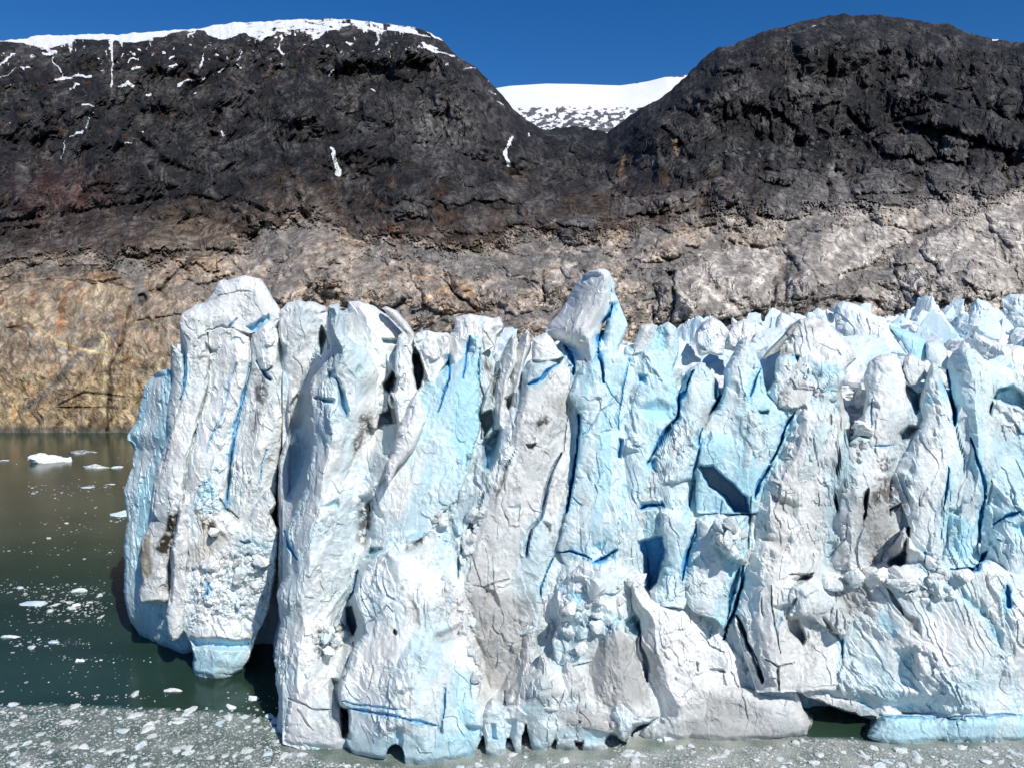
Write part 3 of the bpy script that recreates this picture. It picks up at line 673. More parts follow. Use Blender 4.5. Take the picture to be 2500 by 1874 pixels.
# ---- the front of the glacier, left to right (outlines surveyed from summit to foot)
S = serac
S('pale blue ice tower at the far left edge of the glacier front', 'T 355,797 340,798 312,830 303,870 298,905 276,938 274,950 290,962 286,1010 266,1060 273,1120 268,1200 270,1290 282,1340 310,1385 350,1415',
  'T 355,797 400,800 430,1000 440,1200 440,1350 425,1425', 1405, B=7, Tk=18, dtop=2, tilt=-3, crest=.1, blue=.9, rough=.9, lean=.05, jag=4)
S('slim white ice fin standing beside the pale blue tower', 'A 468,515 465,600 468,780 445,960 432,1130 400,1280 355,1420 330,1658 T 315,1180 303,1260 302,1300',
  'A 468,515 520,560 545,590 560,760 580,900 560,1200 500,1658 T 400,1250 360,1305', 1432, B=4, Tk=12, tilt=-1, dtop=2, blue=.15, grey=.2, jag=4)
S('dirty grey ice block with a black gravel patch hanging low at the left', 'D 700,520 650,620 648,700 665,790 645,850 650,890', 'D 700,520 800,440 825,540 800,650 800,860 775,885', 1438, B=4, Tk=10, blue=.0, grey=.55, rough=1.0, jag=5, cat='ice block', name='ice_block')
BUT = whole('ice_buttress', 'big white left ice buttress with fluted columns and a rounded summit', 'ice tower', 'A 850,1600', 1448)
S(None, 'A 600,300 535,330 520,400 545,470 560,560 555,750 530,900 470,1100 420,1300 360,1480 340,1658',
  'A 600,300 700,330 720,640 700,850 640,1050 600,1250 560,1450 T 430,1240', 1446, B=3.0, Tk=12, dtop=3, blue=.1, grey=.15, jag=4, name='column', of=BUT)
S(None, 'A 840,300 700,330 710,500 725,640 690,850 620,1050 580,1250 530,1450 T 430,1240', 'A 840,300 990,400 1010,660 955,850 905,1100 860,1350 835,1658 T 500,1210',
  1450, B=3.0, Tk=12, dtop=4, blue=.15, grey=.1, jag=4, crest=.3, name='column', of=BUT)
S('grey-streaked right column', 'A 1100,300 990,400 1000,660 950,850 900,1100 860,1350 835,1658 T 495,1210', 'A 1100,300 1190,420 1240,640 1270,850 1240,1050 1190,1300 1150,1658 T 600,1210',
  1448, B=3.5, Tk=12, dtop=4, blue=.2, grey=.15, jag=5, crest=.0, name='column', of=BUT)
S(None, 'A 960,60 880,90 850,105 800,95 760,170 690,240 640,262 540,320 525,370 560,430 690,450 850,440', 'A 960,60 1060,75 1095,120 1130,180 1170,250 1190,290 1200,360 1160,440 1010,450',
  1445, B=4.5, Tk=10, dtop=4, blue=.05, grey=.06, rough=.6, jag=3, tilt=-1, name='summit_cap', of=BUT)
S('white block with a crumbly top right of the summit cap', 'A 1300,235 1250,245 1205,290 1190,400 1200,640 1240,850 1240,1000', 'A 1300,235 1400,245 1500,270 1520,330 1500,420 1465,640 1400,760 1300,900 1260,1100',
  1446, B=3.5, Tk=12, dtop=3, blue=.05, grey=.1, jag=5)
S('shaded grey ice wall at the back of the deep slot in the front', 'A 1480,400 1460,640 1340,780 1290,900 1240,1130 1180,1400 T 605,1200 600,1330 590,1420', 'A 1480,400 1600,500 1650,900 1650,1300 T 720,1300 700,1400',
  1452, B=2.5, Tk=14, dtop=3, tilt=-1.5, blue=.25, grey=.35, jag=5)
S('narrow dirty ice pillar standing inside the deep slot', 'A 1240,1125 1225,1200 1200,1290 1190,1400 1185,1500 1195,1658 T 600,1300', 'A 1240,1125 1270,1190 1265,1300 1255,1400 1260,1500 1240,1658 T 618,1300', 1462, B=1.2, Tk=3, grey=.5, blue=.2, jag=4)
S('crumbled white ice mass narrowing to a foot in the water below the left buttress', 'D 950,310 925,340 890,400 850,430 850,560 862,700 842,850 850,1020 890,1080 905,1150 885,1235 930,1240', 'D 950,310 1010,380 1050,470 1110,520 1180,530 1290,590 1280,700 1260,850 1240,950 1200,1040 1160,1130 1130,1215 1030,1240 960,1255',
  1468, B=6, Tk=12, dtop=6, blue=.3, rough=1.0, jag=6, lean=0, cat='ice block', name='ice_block')
S('thin upright ice fin with a dark gravel seam on its left side', 'D 830,425 815,540 792,650 795,800 770,950 780,1040 798,1072', 'D 830,425 880,500 880,640 860,760 855,900 855,1020 830,1060', 1460, B=2.5, Tk=6, blue=.05, grey=.2, dtop=2, jag=4)
S('white ice shelf block wedged against the deep slot', 'A 1140,1480 1000,1658 D 1110,540 1110,610', 'A 1140,1480 1160,1600 D 1250,480 1290,560 1280,600 1180,610', 1462, B=3, Tk=5, blue=.1, rough=.8, cat='ice block', name='ice_block')
# black cave behind the hanging foot is open water and shade
SLOT = whole('ice_tower', 'large leaning ice tower right of the deep slot, capped by a smooth white dome', 'ice tower', 'A 1600,1600', 1606)
S(None, 'A 1590,258 1530,268 1512,400 1530,560 1490,640 1420,760 1390,850 1400,1020 1430,1190 1380,1400 1330,1600 E 560,80 495,230 485,300 490,480 445,620 460,780 418,960 425,1150 445,1300 432,1480 480,1530 600,1560',
  'A 1590,258 1650,290 1650,460 1720,520 1800,520 1870,700 1860,850 1860,990 1780,1200 1700,1430 1690,1658 E 930,0 940,200 930,380 910,540 870,650 880,800 885,900 835,1120 810,1260 860,1300 870,1400 850,1500 780,1570', 1606, B=9, Tk=16, dtop=9, crest=-.35, blue=.3, grey=.15, jag=6, lean=.25, p=3, name='column', of=SLOT)
S(None, 'A 1720,235 1665,240 1645,330 1640,450 1640,640 1660,850 1700,1050', 'A 1720,235 1830,268 1930,330 2010,410 2060,480 2040,540 1995,640 1980,760 1920,900 1880,1100',
  1585, B=6, Tk=10, dtop=13, blue=.05, rough=.45, jag=3, crest=-.1, name='dome_cap', of=SLOT)
S('curved dirty-edged ice lip behind the smooth dome', 'A 1910,272 1885,285 1960,350 2030,430 2060,500 2060,560', 'A 1910,272 1990,305 2050,375 2100,450 2112,500 2095,570', 1560, B=2, Tk=4, dtop=8, blue=0, grey=.3, rough=.4, jag=2)
S('white ice spike just right of the smooth dome', 'A 2030,430 1995,470 1985,620 1975,740 1930,900 1960,1050', 'A 2030,430 2065,480 2095,560 2095,700 2130,840 2060,1000 1990,1180', 1590, B=2.5, Tk=7, dtop=8, blue=.2, jag=4)
S('jumbled white ice blocks on the crest between dome and lump', 'B 230,430 190,450 160,490 190,570 230,700 260,760 300,900', 'B 230,430 330,440 400,455 420,600 350,700 330,800 320,950', 1580, B=3, Tk=9, dtop=8, blue=.1, jag=6, rough=1.2, cat='ice block', name='ice_block')
S('white ice lump with a round knob on the middle crest', 'B 530,320 450,348 440,420 400,470 390,560 395,660 430,760', 'B 530,320 640,335 700,350 735,340 770,390 765,425 730,460 720,540 650,580 600,640', 1575, B=4.5, Tk=8, dtop=8, blue=.05, rough=.8, jag=3)
S('broad pale blue ice face left of centre', 'B 600,445 548,460 540,560 420,640 330,690 240,760 200,850 180,1000 60,1200 0,1330 A 1960,1250 1870,1480 1855,1658 E 1000,60 1000,250 1060,340',
  'B 600,445 625,560 605,750 620,900 620,1050 580,1200 530,1400 460,1560 380,1658 E 1500,60 1430,170 1340,260 1200,350', 1600, B=3.5, Tk=14, dtop=10, dbot=-1, blue=.75, rough=.55, jag=5, lean=.3, p=3.5, tilt=-1)
S('small pointed ice fin in front of the pale blue face', 'B 190,842 150,900 110,1000 60,1100 0,1290 A 1900,1400', 'B 190,842 215,920 248,1040 230,1100 160,1240 60,1350 A 1930,1480', 1602, B=2.5, Tk=6, dtop=6, blue=.15, rough=.6, jag=4, lean=.3)
S('dirty ice slab leaning in the crevice right of the blue face', 'B 760,630 720,700 650,850 620,960 630,1160', 'B 760,630 785,670 780,780 745,880 720,960 700,1150', 1590, B=2, Tk=5, dtop=9, grey=.4, tilt=1, jag=4)
S('leftmost of two thin grey ice fins left of the pinnacle', 'B 840,455 800,500 760,600 725,720 700,850 700,1100', 'B 840,455 865,500 860,640 810,760 790,900 770,1100', 1592, B=2, Tk=6, dtop=9, grey=.25, blue=.1, tilt=-.8, crest=.3, jag=3)
S('second thin grey ice fin, nearest the pinnacle', 'B 925,420 890,470 840,600 810,720 800,880 780,1100 740,1300', 'B 925,420 950,440 945,540 910,640 900,780 860,900 830,1100', 1594, B=2, Tk=6, dtop=10, grey=.3, blue=.1, tilt=-.8, crest=.3, jag=3)
S('square white ice block perched left of the pinnacle foot', 'B 1060,455 965,485 960,560 965,635', 'B 1060,455 1110,500 1140,560 1190,610 1060,645', 1596, B=3, Tk=6, dtop=9, blue=.1, rough=.5, jag=3, cat='ice block', name='ice_block')
S('broad dirty grey ice column stretching down from the pinnacle foot', 'B 1010,600 940,640 900,700 890,780 880,900 850,1010 800,1200 745,1350 680,1500 640,1658 F 150,180 100,310 40,530 60,620 80,720 100,850 160,960 190,1130 240,1250',
  'B 1010,600 1180,640 1240,760 1220,860 1280,1000 1275,1200 1250,1400 1215,1600 F 695,130 650,380 600,460 600,640 640,800 640,1000 500,1150 300,1260', 1612, B=5, Tk=18, dtop=9, crest=-.75, dbot=4, blue=.02, grey=.38, rough=.75, jag=5, lean=.22, p=3)
PIN = whole('ice_pinnacle', 'tallest leaning ice pinnacle, with a bright blue crack down its middle', 'ice pinnacle', 'B 1350,800', 1600)
S('body with smooth grey-violet flutes', 'B 1400,20 1345,32 1290,70 1250,130 1200,240 1150,320 1080,400 1050,440 1100,480 1170,520 1225,600 1245,760', 'B 1400,20 1460,25 1495,50 1505,150 1490,300 1435,380 1415,500 1405,600 1445,760',
  1600, B=8, Tk=10, dtop=10, crest=.55, tilt=-1.0, blue=.03, grey=.10, rough=.5, lean=.45, jag=3, flute=2.2, name='fluted_body', of=PIN)
S('blue-tinted right shoulder', 'B 1490,40 1470,200 1460,380 1440,500 1430,620 1460,780', 'B 1490,40 1512,90 1522,180 1550,250 1600,360 1612,400 1585,480 1550,540 1560,640 1500,760', 1597, B=5, Tk=9, dtop=11, blue=.45, rough=.55, lean=0, jag=3, name='shoulder', of=PIN)
S('bright blue ice wall in the centre of the glacier front', 'B 1440,560 1300,660 1250,760 1210,870 1280,1000 1275,1200 1250,1450 1190,1658 F 692,130 640,330 680,440 780,520', 'B 1440,560 1560,580 1660,640 1660,800 1600,950 1590,1150 1600,1300 1640,1500 1680,1658 F 1180,300 1180,560 1000,600',
  1608, B=4, Tk=18, dtop=8, blue=.75, rough=.65, jag=5, lean=.1, p=3.5)
S('blue ice wall topped by a rounded knob right of centre', 'B 1880,375 1830,400 1790,430 1720,500 1600,545 1590,620 1620,700 1600,850 1560,950 1560,1200 1600,1658 F 1150,100 1150,300 1180,400 1200,600', 'B 1880,375 1935,420 1950,500 1945,620 1920,700 1950,850 1955,1000 1880,1100 1800,1230 1790,1450 1800,1658 F 1400,100 1450,300 1450,640',
  1603, B=4.5, Tk=16, dtop=8, blue=.7, rough=.75, jag=5, lean=.05, p=3)
S('small grey hump tucked behind the rounded knob', 'B 1740,390 1700,400 1665,480 1650,520 1640,600', 'B 1740,390 1790,400 1800,450 1780,560', 1585, B=2, Tk=5, dtop=6, grey=.2, blue=.1, rough=.5, jag=2)
S('crumbled white ice tower left of the wide blue fin', 'C 20,640 B 1970,720 1960,860 1950,1010 1830,1180 1740,1330 1740,1500', 'C 20,640 70,680 130,740 160,850 100,960 60,1060 100,1200 140,1400', 1598, B=4, Tk=12, dtop=7, blue=.35, rough=1.1, jag=6)
S('wide pale blue ice fin narrowing to a deep blue point', 'C 340,480 280,520 240,620 195,700 170,850 140,930 40,1060 0,1150 20,1350 120,1380 260,1500 360,1560', 'C 340,480 390,545 430,640 450,740 480,860 560,950 720,940 690,1000 600,1150 540,1290 470,1400 400,1540',
  1602, B=5, Tk=10, dtop=7, blue=.7, rough=.7, jag=5, p=2.8)
S('shadowed deep blue ice at the back of the central recess', 'C 100,1100 0,1200 0,1658 F 1500,130', 'C 100,1100 500,1200 450,1500 420,1658 F 1800,130', 1586, B=2, Tk=10, dtop=2, blue=1.0, rough=.6, jag=3)
S('pale blue ice slab under the central recess', 'F 1300,95 1265,110 1260,200 1290,330 1290,420 1250,540 1190,590 1200,680', 'F 1300,95 1420,100 1470,190 1470,250 1430,350 1420,500 1440,640 1400,700', 1610, B=3.5, Tk=9, dtop=5, blue=.7, rough=.55, jag=4, lean=0)
S('blue ice slab with a snowy ledge at its upper right', 'F 1520,135 1480,150 1470,250 1420,400 1390,530 1400,640 1450,720', 'F 1520,135 1650,150 1790,140 1790,300 1770,450 1740,560 1700,700 1640,820 1580,760', 1610, B=3.5, Tk=9, dtop=4.5, blue=.65, rough=.6, jag=4, lean=0)
S('big rounded grey-white lump on the right crest', 'C 790,345 700,350 650,390 600,450 555,530 550,600 600,650 640,720 700,800', 'C 790,345 870,380 930,430 1000,500 1070,570 1080,620 1020,680 990,800', 1596, B=6, Tk=9, dtop=11, blue=.02, grey=.15, rough=.65, jag=3)
S('dark gravel-coated ice slab leaning against the right lump', 'C 690,375 640,400 560,480 480,570 440,620', 'C 690,375 680,420 600,500 540,580 470,630', 1594, B=1.8, Tk=3, dtop=10, grey=1.0, rough=.5, jag=3, cat='ice slab', name='ice_slab')
S('blue-white ice block between lump and fin on the right crest', 'C 590,585 545,620 535,720 540,800 500,900', 'C 590,585 660,590 680,650 640,760 600,860', 1600, B=3, Tk=6, dtop=8, blue=.35, rough=.7, jag=4, cat='ice block', name='ice_block')
PIL = whole('ice_pillar', 'massive grey ice pillar right of the deep blue recess', 'ice tower', 'C 700,1600', 1610)
S(None, 'C 650,740 560,770 490,840 470,940 560,980 730,940 655,1010 610,1150 540,1290 450,1440 390,1658 H 325,80 310,300 290,440 262,600 225,770 260,900 330,1100 360,1200 500,1195',
  'C 650,740 800,760 960,770 1000,900 1030,1000 1060,1200 1020,1330 980,1500 950,1658 H 860,0 800,250 760,460 740,600 860,800 900,1000 900,1200', 1610, B=6, Tk=18, dtop=9, crest=-.5, blue=.05, grey=.33, rough=.95, jag=6, lean=.1, p=3, name='pillar_body', of=PIL)
S('pale blue shoulder', 'C 850,640 720,650 600,730 540,770 480,850 560,960 700,950', 'C 850,640 960,650 1010,740 960,840 950,900 830,920 760,940', 1606, B=4.5, Tk=8, dtop=8.5, blue=.55, rough=.8, jag=5, name='shoulder', of=PIL)
S('tall white ice pillar right of the grey pillar', 'C 1320,590 1225,600 1165,640 1130,740 1145,900 1125,1000 1060,1040 1050,1200 1000,1330 1000,1500 H 860,0 860,200 800,400 820,480', 'C 1320,590 1380,640 1425,780 1430,870 1470,980 1450,1040 1390,1100 1360,1180 1300,1330 1300,1658 H 1230,60 1250,250 1210,460',
  1606, B=6, Tk=14, dtop=9, blue=.15, grey=.15, rough=.85, jag=6, lean=.1)
S('small crumbly ice shelf behind the tall white pillar', 'C 1450,590 1400,610 1390,700 1430,780', 'C 1450,590 1540,660 1540,760 1500,800 1440,810', 1585, B=3, Tk=5, dtop=8, blue=.1, grey=.2, jag=5, cat='ice block', name='ice_block')
S('small pointed pale ice spire left of the narrow blue crevasse', 'C 1590,645 1550,740 1512,850 1500,920 1525,1020 1490,1090 1400,1230 1320,1400 1280,1658 H 1230,60 1280,210 1240,480 1350,640',
  'C 1590,645 1640,700 1670,780 1720,950 1750,1070 1790,1200 1810,1300 1810,1658 H 1520,100 1500,300 1420,640', 1604, B=5, Tk=14, dtop=9, blue=.4, grey=.05, rough=.8, jag=4, lean=0)
S('tall narrow white ice fin right of the narrow blue crevasse', 'C 1800,540 1745,570 1700,640 1688,700 1705,820 1745,960 1760,1070 1760,1200 1800,1400 1790,1658 H 1440,60 1440,300 1530,460', 'C 1800,540 1880,560 1930,620 1970,700 2040,760 2025,870 1985,950 2000,1100 2020,1200 1990,1400 1950,1560 1920,1658 H 1710,120 1690,400 1640,470',
  1602, B=5, Tk=14, dtop=9, crest=.1, blue=.45, rough=.7, jag=4, lean=-.1)
S('blue shaded ice mass at the right edge of the picture', 'C 2150,790 2040,820 1990,900 1985,1000 2015,1150 2030,1300 1970,1560 1900,1658 H 1700,200 1700,400 1800,700', 'C 2150,790 2500,850 2600,1000 2600,1658 H 2300,300 2300,700', 1602, B=6, Tk=14, dtop=9, blue=.5, grey=.05, rough=1.0, jag=6, lean=-.1)
# ---- lower tier
S('wide foot of ice above the small arch at the waterline', 'E 1100,355 1020,390 930,500 890,620 960,790 970,830 885,960 832,1120 805,1180 812,1270 862,1330 850,1480 880,1600 1000,1620', 'E 1100,355 1300,380 1500,560 1560,640 1550,760 1620,940 1670,1080 1650,1200 1640,1300 1665,1450 1640,1590 1500,1640 1250,1640',
  1646, B=8, Tk=18, dtop=10, dbot=-1, blue=.25, grey=.1, rough=.75, jag=6, lean=0, p=2.6)
S('white ice foot curving down to the water right of the black cave', 'E 620,1100 540,1160 500,1250 470,1400 460,1500 560,1540 700,1590', 'E 620,1100 760,1120 800,1250 850,1330 880,1500 1000,1580 1000,1630 900,1620', 1622, B=4, Tk=9, dtop=4, blue=.05, grey=.2, rough=.6, jag=4, lean=0)
for i, (lt, rt, lab) in enumerate([
    ('F 100,1240 30,1260 0,1300 0,1500 20,1600 100,1630', 'F 100,1240 170,1260 195,1330 192,1450 160,1560 135,1620', 'white ice foot just left of the first dark water gap'),
    ('F 250,1230 195,1300 195,1420 200,1500 190,1600', 'F 250,1230 335,1290 340,1400 345,1500 340,1600 310,1625', 'stubby ice tooth between the first and second dark water gaps'),
    ('F 390,1240 335,1290 340,1400 365,1490 370,1600', 'F 390,1240 455,1290 450,1400 440,1480 438,1600 400,1625', 'thinnest ice tooth between two dark water gaps'),
    ('F 550,1250 455,1290 455,1400 480,1500 470,1600', 'F 550,1250 650,1290 660,1350 640,1440 590,1560 570,1610', 'wide pale ice tooth right of the dark water gaps'),
    ('F 760,1330 655,1400 645,1450 640,1500 700,1530 750,1490', 'F 760,1330 850,1380 830,1440 800,1480 780,1500', 'scalloped ice lip hanging over the waterline'),
    ('F 900,1380 830,1420 810,1480 780,1580', 'F 900,1380 970,1420 950,1470 930,1500 920,1590', 'pale blue ice leg standing in the slush'),
    ]):
    S(lab, lt, rt, 1640 - i * 5, B=3.5, Tk=9, dtop=2.5, blue=.45, rough=.45, jag=3, lean=0, cat='ice tooth', name='ice_tooth')
S('low grey-green ice ledge behind the ice teeth', 'F 700,1450 610,1480 600,1560 620,1590', 'F 700,1450 950,1500 1000,1560 960,1590', 1625, B=2, Tk=6, grey=.4, blue=.3, rough=.5, jag=3, cat='ice ledge', name='ice_ledge')
S('grey triangular ice plate above the ice teeth', 'F 540,960 515,1040 440,1100 365,1165 325,1250 340,1300', 'F 540,960 600,1010 655,1090 720,1190 700,1260 650,1320', 1635, B=3.0, Tk=9, dtop=5, crest=.5, blue=.05, grey=.35, rough=.6, jag=4, lean=0, cat='ice slab', name='ice_slab')
S('smooth grey ice ramp between the two triangular plates', 'F 700,1000 650,1090 640,1200 650,1330 660,1400', 'F 700,1000 800,1100 860,1260 980,1400 980,1450', 1630, B=3, Tk=9, dtop=5, grey=.5, blue=.05, rough=.6, jag=4, lean=0, cat='ice slab', name='ice_slab')
S('tall grey triangular ice plate with a crumbly left foot', 'F 980,775 900,850 850,860 800,1000 770,1100 780,1290 900,1310 1000,1400', 'F 980,775 1060,850 1100,900 1120,990 1160,1110 1200,1240 1262,1355 1190,1388 1100,1375', 1628, B=4, Tk=9, dtop=6, crest=.3, blue=.12, grey=.35, rough=.7, jag=5, lean=0, cat='ice slab', name='ice_slab')
S('small ice wedge leaning on the foot of the tall triangular plate', 'F 1010,1170 980,1240 960,1330 1000,1400 1010,1480', 'F 1010,1170 1080,1260 1180,1330 1200,1380 1110,1400 1060,1500', 1632, B=3, Tk=6, dtop=2, blue=.3, rough=.6, jag=4, lean=0, cat='ice block', name='ice_block')
S('jumbled blue-green ice blocks piled below the blue wall', 'F 800,420 700,480 640,620 640,760 620,900 640,1020 740,1040', 'F 800,420 980,420 1090,560 1090,720 1130,860 1100,950 900,1000', 1618, B=4, Tk=12, dtop=5, blue=.45, grey=.1, rough=1.2, jag=8, lean=0, cat='ice block', name='ice_block')
S('flat-topped ice block resting on the jumbled blocks', 'F 880,420 830,445 785,490 775,580 850,600', 'F 880,420 980,400 1000,480 1040,570 1000,610 920,610', 1622, B=3, Tk=5, dtop=4.5, blue=.3, grey=.1, rough=.6, jag=3, lean=0, cat='ice block', name='ice_block')
S('broad white ice apron with a curled ridge, right of centre', 'F 1115,500 1080,560 1085,680 1130,760 1130,950 1170,1100 1220,1250 1265,1370 1150,1400 1050,1480 1030,1550', 'F 1115,500 1180,580 1290,680 1500,690 1620,860 1760,990 1800,1150 1830,1250 1900,1400 1900,1500 1430,1512',
  1622, B=7, Tk=14, dtop=8, dbot=4, crest=-.6, blue=.12, grey=.15, rough=1.0, jag=6, lean=-.15)
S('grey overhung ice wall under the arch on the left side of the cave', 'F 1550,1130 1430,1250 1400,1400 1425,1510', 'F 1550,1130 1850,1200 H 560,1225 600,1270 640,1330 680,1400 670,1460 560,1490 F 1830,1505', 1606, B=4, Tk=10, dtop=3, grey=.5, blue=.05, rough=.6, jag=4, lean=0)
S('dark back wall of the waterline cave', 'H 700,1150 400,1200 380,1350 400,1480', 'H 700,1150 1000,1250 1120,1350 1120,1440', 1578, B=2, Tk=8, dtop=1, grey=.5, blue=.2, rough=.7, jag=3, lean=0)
S('huge sloping white ice mass overhanging the waterline cave', 'H 620,500 560,520 540,640 545,860 500,980 480,1100 335,1190 380,1225 540,1180 620,1180 700,1222 850,1285 990,1350', 'H 620,500 760,470 1000,480 1250,210 1360,360 1480,420 1650,480 1760,380 1870,450 2100,480 2200,900 2150,1360 1500,1362 1100,1348',
  1614, B=10, Tk=14, dtop=9, dbot=3, crest=.35, blue=.25, grey=.10, rough=.85, jag=6, lean=-.3, p=2.6)
S('leaning grey ice block crossing the sloping mass', 'H 620,520 570,560 540,620 560,730 640,760', 'H 620,520 720,560 870,680 960,760 900,860 830,840 700,760', 1616, B=3, Tk=6, dtop=9, grey=.35, rough=1.1, jag=5, cat='ice block', name='ice_block')
S('bulging ice nose hanging from the sloping mass', 'H 1330,600 1250,640 1200,700 1260,760 1320,860', 'H 1330,600 1400,620 1420,680 1380,780 1340,850', 1608, B=3, Tk=5, dtop=6, blue=.3, grey=.2, rough=.8, jag=3, cat='ice block', name='ice_block')
S('rounded blue ice foot at the right mouth of the cave', 'H 1110,1345 1060,1390 1022,1460 1060,1500 1150,1525', 'H 1110,1345 1300,1335 1500,1340 1520,1420 1480,1518', 1612, B=4, Tk=8, dtop=2, blue=.65, rough=.5, jag=3, lean=0, cat='ice ledge', name='ice_ledge')
S('long blue ice ledge along the waterline at the right', 'H 1600,1340 1300,1350 1290,1420 1300,1520', 'H 1600,1340 2200,1330 2200,1500 1700,1505', 1607, B=3.5, Tk=9, dtop=2.5, blue=.6, rough=.55, jag=3, lean=0, cat='ice ledge', name='ice_ledge', p=4)
# ------------------------------------------------------------------ glacier body behind the front
def body():
    nx, ny = 260, 230
    yy = 122 + (np.linspace(0, 1, ny) ** 1.5) * 420
    G = np.zeros((ny, nx, 3)); uu = np.linspace(470, 3300, nx)
    for i, y in enumerate(yy):
        G[i, :, 0] = (uu - 1250) / FPX * y * (CP + 0.05) ; G[i, :, 1] = y
    # left side recedes behind the left towers
    G[:, :, 1] += 24 * (1 - sstep(560, 900, uu))[None, :] * (1 - sstep(122, 260, yy))[:, None]
    x, y = G[:, :, 0], G[:, :, 1]
    rise = sstep(1500, 2300, uu)[None, :] * sstep(120, 420, yy)[:, None]
    z = 46 + 0 * x + rise * 10 - 5 * (1 - sstep(140, 200, yy))[:, None]
    p = np.stack([x, y, 0 * x], -1).reshape(-1, 3)
    z = z + (ridged(p / 14, 4, 3) * 4 + facets(p / 9, 7)[0] * 2.5).reshape(ny, nx)
    z = np.minimum(z, 52 + rise * 12)
    G[:, :, 2] = z
    col = ice_colour(G.reshape(-1, 3).astype(f32), {k: np.zeros(nx * ny) for k in ('blue', 'grey', 'deep', 'tan', 'dirt')}, .3, .15, 3)
    # front and side skirt
    rows = []
    for k, zz in enumerate(np.linspace(-1, 1, 24)[:-1]):
        r = G[0].copy(); t = k / 23.0; r[:, 2] = -1 + t * (G[0, :, 2] + 1); q = r.copy(); q[:, 1] += fbm(r / np.array([6, 6, 12]), 4, 9) * 3 - 1.0 * math.sin(t * 3.1); rows.append(q)
    Fq = np.array(rows); A = np.concatenate([Fq, G], 0)
    ls = A.copy()
    colf = ice_colour(Fq.reshape(-1, 3).astype(f32), {k: np.zeros(Fq.shape[0] * nx) for k in ('blue', 'grey', 'deep', 'tan', 'dirt')}, .5, .2, 4)
    nr = A.shape[0]; V = A.reshape(-1, 3); fc = grid_faces(nr, nx)[:, ::-1]
    # left side wall
    li = np.arange(23, nr) * nx; low = V[li].copy(); low[:, 2] = -1; base = len(V); V = np.vstack([V, low]); k = np.arange(len(li) - 1)
    side = np.stack([li[k], li[k + 1], base + k + 1, base + k], 1)
    col = np.vstack([colf, col]); col = np.vstack([col, col[li]])
    o = make_mesh('glacier', V, np.vstack([fc, side]), M_ICE, attrs={'Col': col}); tag(o, kind='structure')
    return lambda X, Y: None
body()
def infill():
    """the ice between and behind the towers, following the towers a few metres back"""
    st = 3.6; u = np.arange(690, 2680, st); H0 = ZB.copy(); i0, i1 = 620 // 4, 1874 // 4
    m = (H0 < 1e8).astype(float); Z = np.where(m > 0, H0, 0)
    def blur(A, k):
        c = np.cumsum(np.pad(A, ((k + 1, k), (0, 0)), 'edge'), 0); A = (c[2 * k + 1:] - c[:-2 * k - 1]) / (2 * k + 1)
        c = np.cumsum(np.pad(A, ((0, 0), (k + 1, k)), 'edge'), 1); return (c[:, 2 * k + 1:] - c[:, :-2 * k - 1]) / (2 * k + 1)
    for _ in range(3): Z, m = blur(Z, 5), blur(m, 5)
    D = np.where(m > .02, Z / np.maximum(m, 1e-4), 116.0)
    mm = (H0 < 1e8)
    top = np.array([np.argmax(mm[:, j]) * 4 if mm[:, j].any() else 1500 for j in range(mm.shape[1])], float)
    k = 9; tp = np.array([top[max(0, j - k):j + k + 1].max() for j in range(len(top))])
    tp = np.convolve(tp, np.ones(9) / 9, 'same'); ju = np.clip(u / 4 + 50, 0, len(tp) - 1).astype(int)
    T = np.clip(tp[ju], 780, 1300) + 26; nr = 300; t = np.linspace(0, 1, nr)[:, None]
    Bt = np.interp(u, [690, 760, 2100, 2120, 2500], [1815, 1835, 1835, 1830, 1830])
    V = T[None, :] + (Bt - T)[None, :] * t; U = np.tile(u, (nr, 1))
    Y = D[np.clip((V / 4).astype(int), 0, D.shape[0] - 1), np.clip((U / 4).astype(int) + 50, 0, D.shape[1] - 1)]
    Y = blur(Y, 2) + 1.0 + 5 * (1 - sstep(0, .06, t))
    W0 = at(U, V, Y).reshape(-1, 3).astype(f32)
    ft = feats(U.ravel(), V.ravel(), W0); h, _, _ = fracture(W0, .12, 1.15)
    Yn = Y.ravel() - h + np.minimum(ft['push'], 16); Wn = at(U.ravel(), V.ravel(), Yn)
    o = make_mesh('glacier_wall', Wn, grid_faces(nr, len(u)), M_ICE, attrs={'Col': ice_colour(W0, ft, .45, .2, 77)}); o.name = 'glacier_face'; o.parent = bpy.data.objects['glacier']
infill()
def surf_h(x, y):
    u = 1250 + x / y * FPX; return 50 + sstep(1500, 2300, u) * sstep(120, 420, y) * 10
# ---- the broken ice field behind the front: jagged pinnacles, each a thing
def block(i, nlat=30, nlon=44, planes=13, tall=1.5, rough=.12, walls=.5):
    """angular block of ice bounded by fracture planes"""
    r = np.random.RandomState(300 + i); th = np.linspace(.002, math.pi - .002, nlat)[:, None]; ph = np.linspace(0, 2 * math.pi, nlon, endpoint=False)[None, :]
    D = np.stack([np.sin(th) * np.cos(ph), np.sin(th) * np.sin(ph), np.cos(th) + 0 * ph], -1).reshape(-1, 3)
    nn = r.normal(size=(planes, 3)); k = int(planes * walls); nn[:k, 2] *= .28; nn /= np.linalg.norm(nn, axis=1)[:, None]; dd = r.uniform(.62, 1.05, planes)
    R = np.min([d / np.clip(D @ n, .16, None) for n, d in zip(nn, dd)], 0); R = np.minimum(R, 1.7)
    V = D * R[:, None]; V[:, 2] *= tall; V[:, 0] += r.uniform(-.3, .3) * V[:, 2]
    V = V + D * (crags(V * 1.6 + i * 5.3, 4, i % 8, .55) * rough * 2.2)[:, None]
    return V, grid_faces(nlat, nlon, True)[:, ::-1]
def zeroft(n): return {k: np.zeros(n) for k in ('blue', 'grey', 'deep', 'tan', 'dirt')}
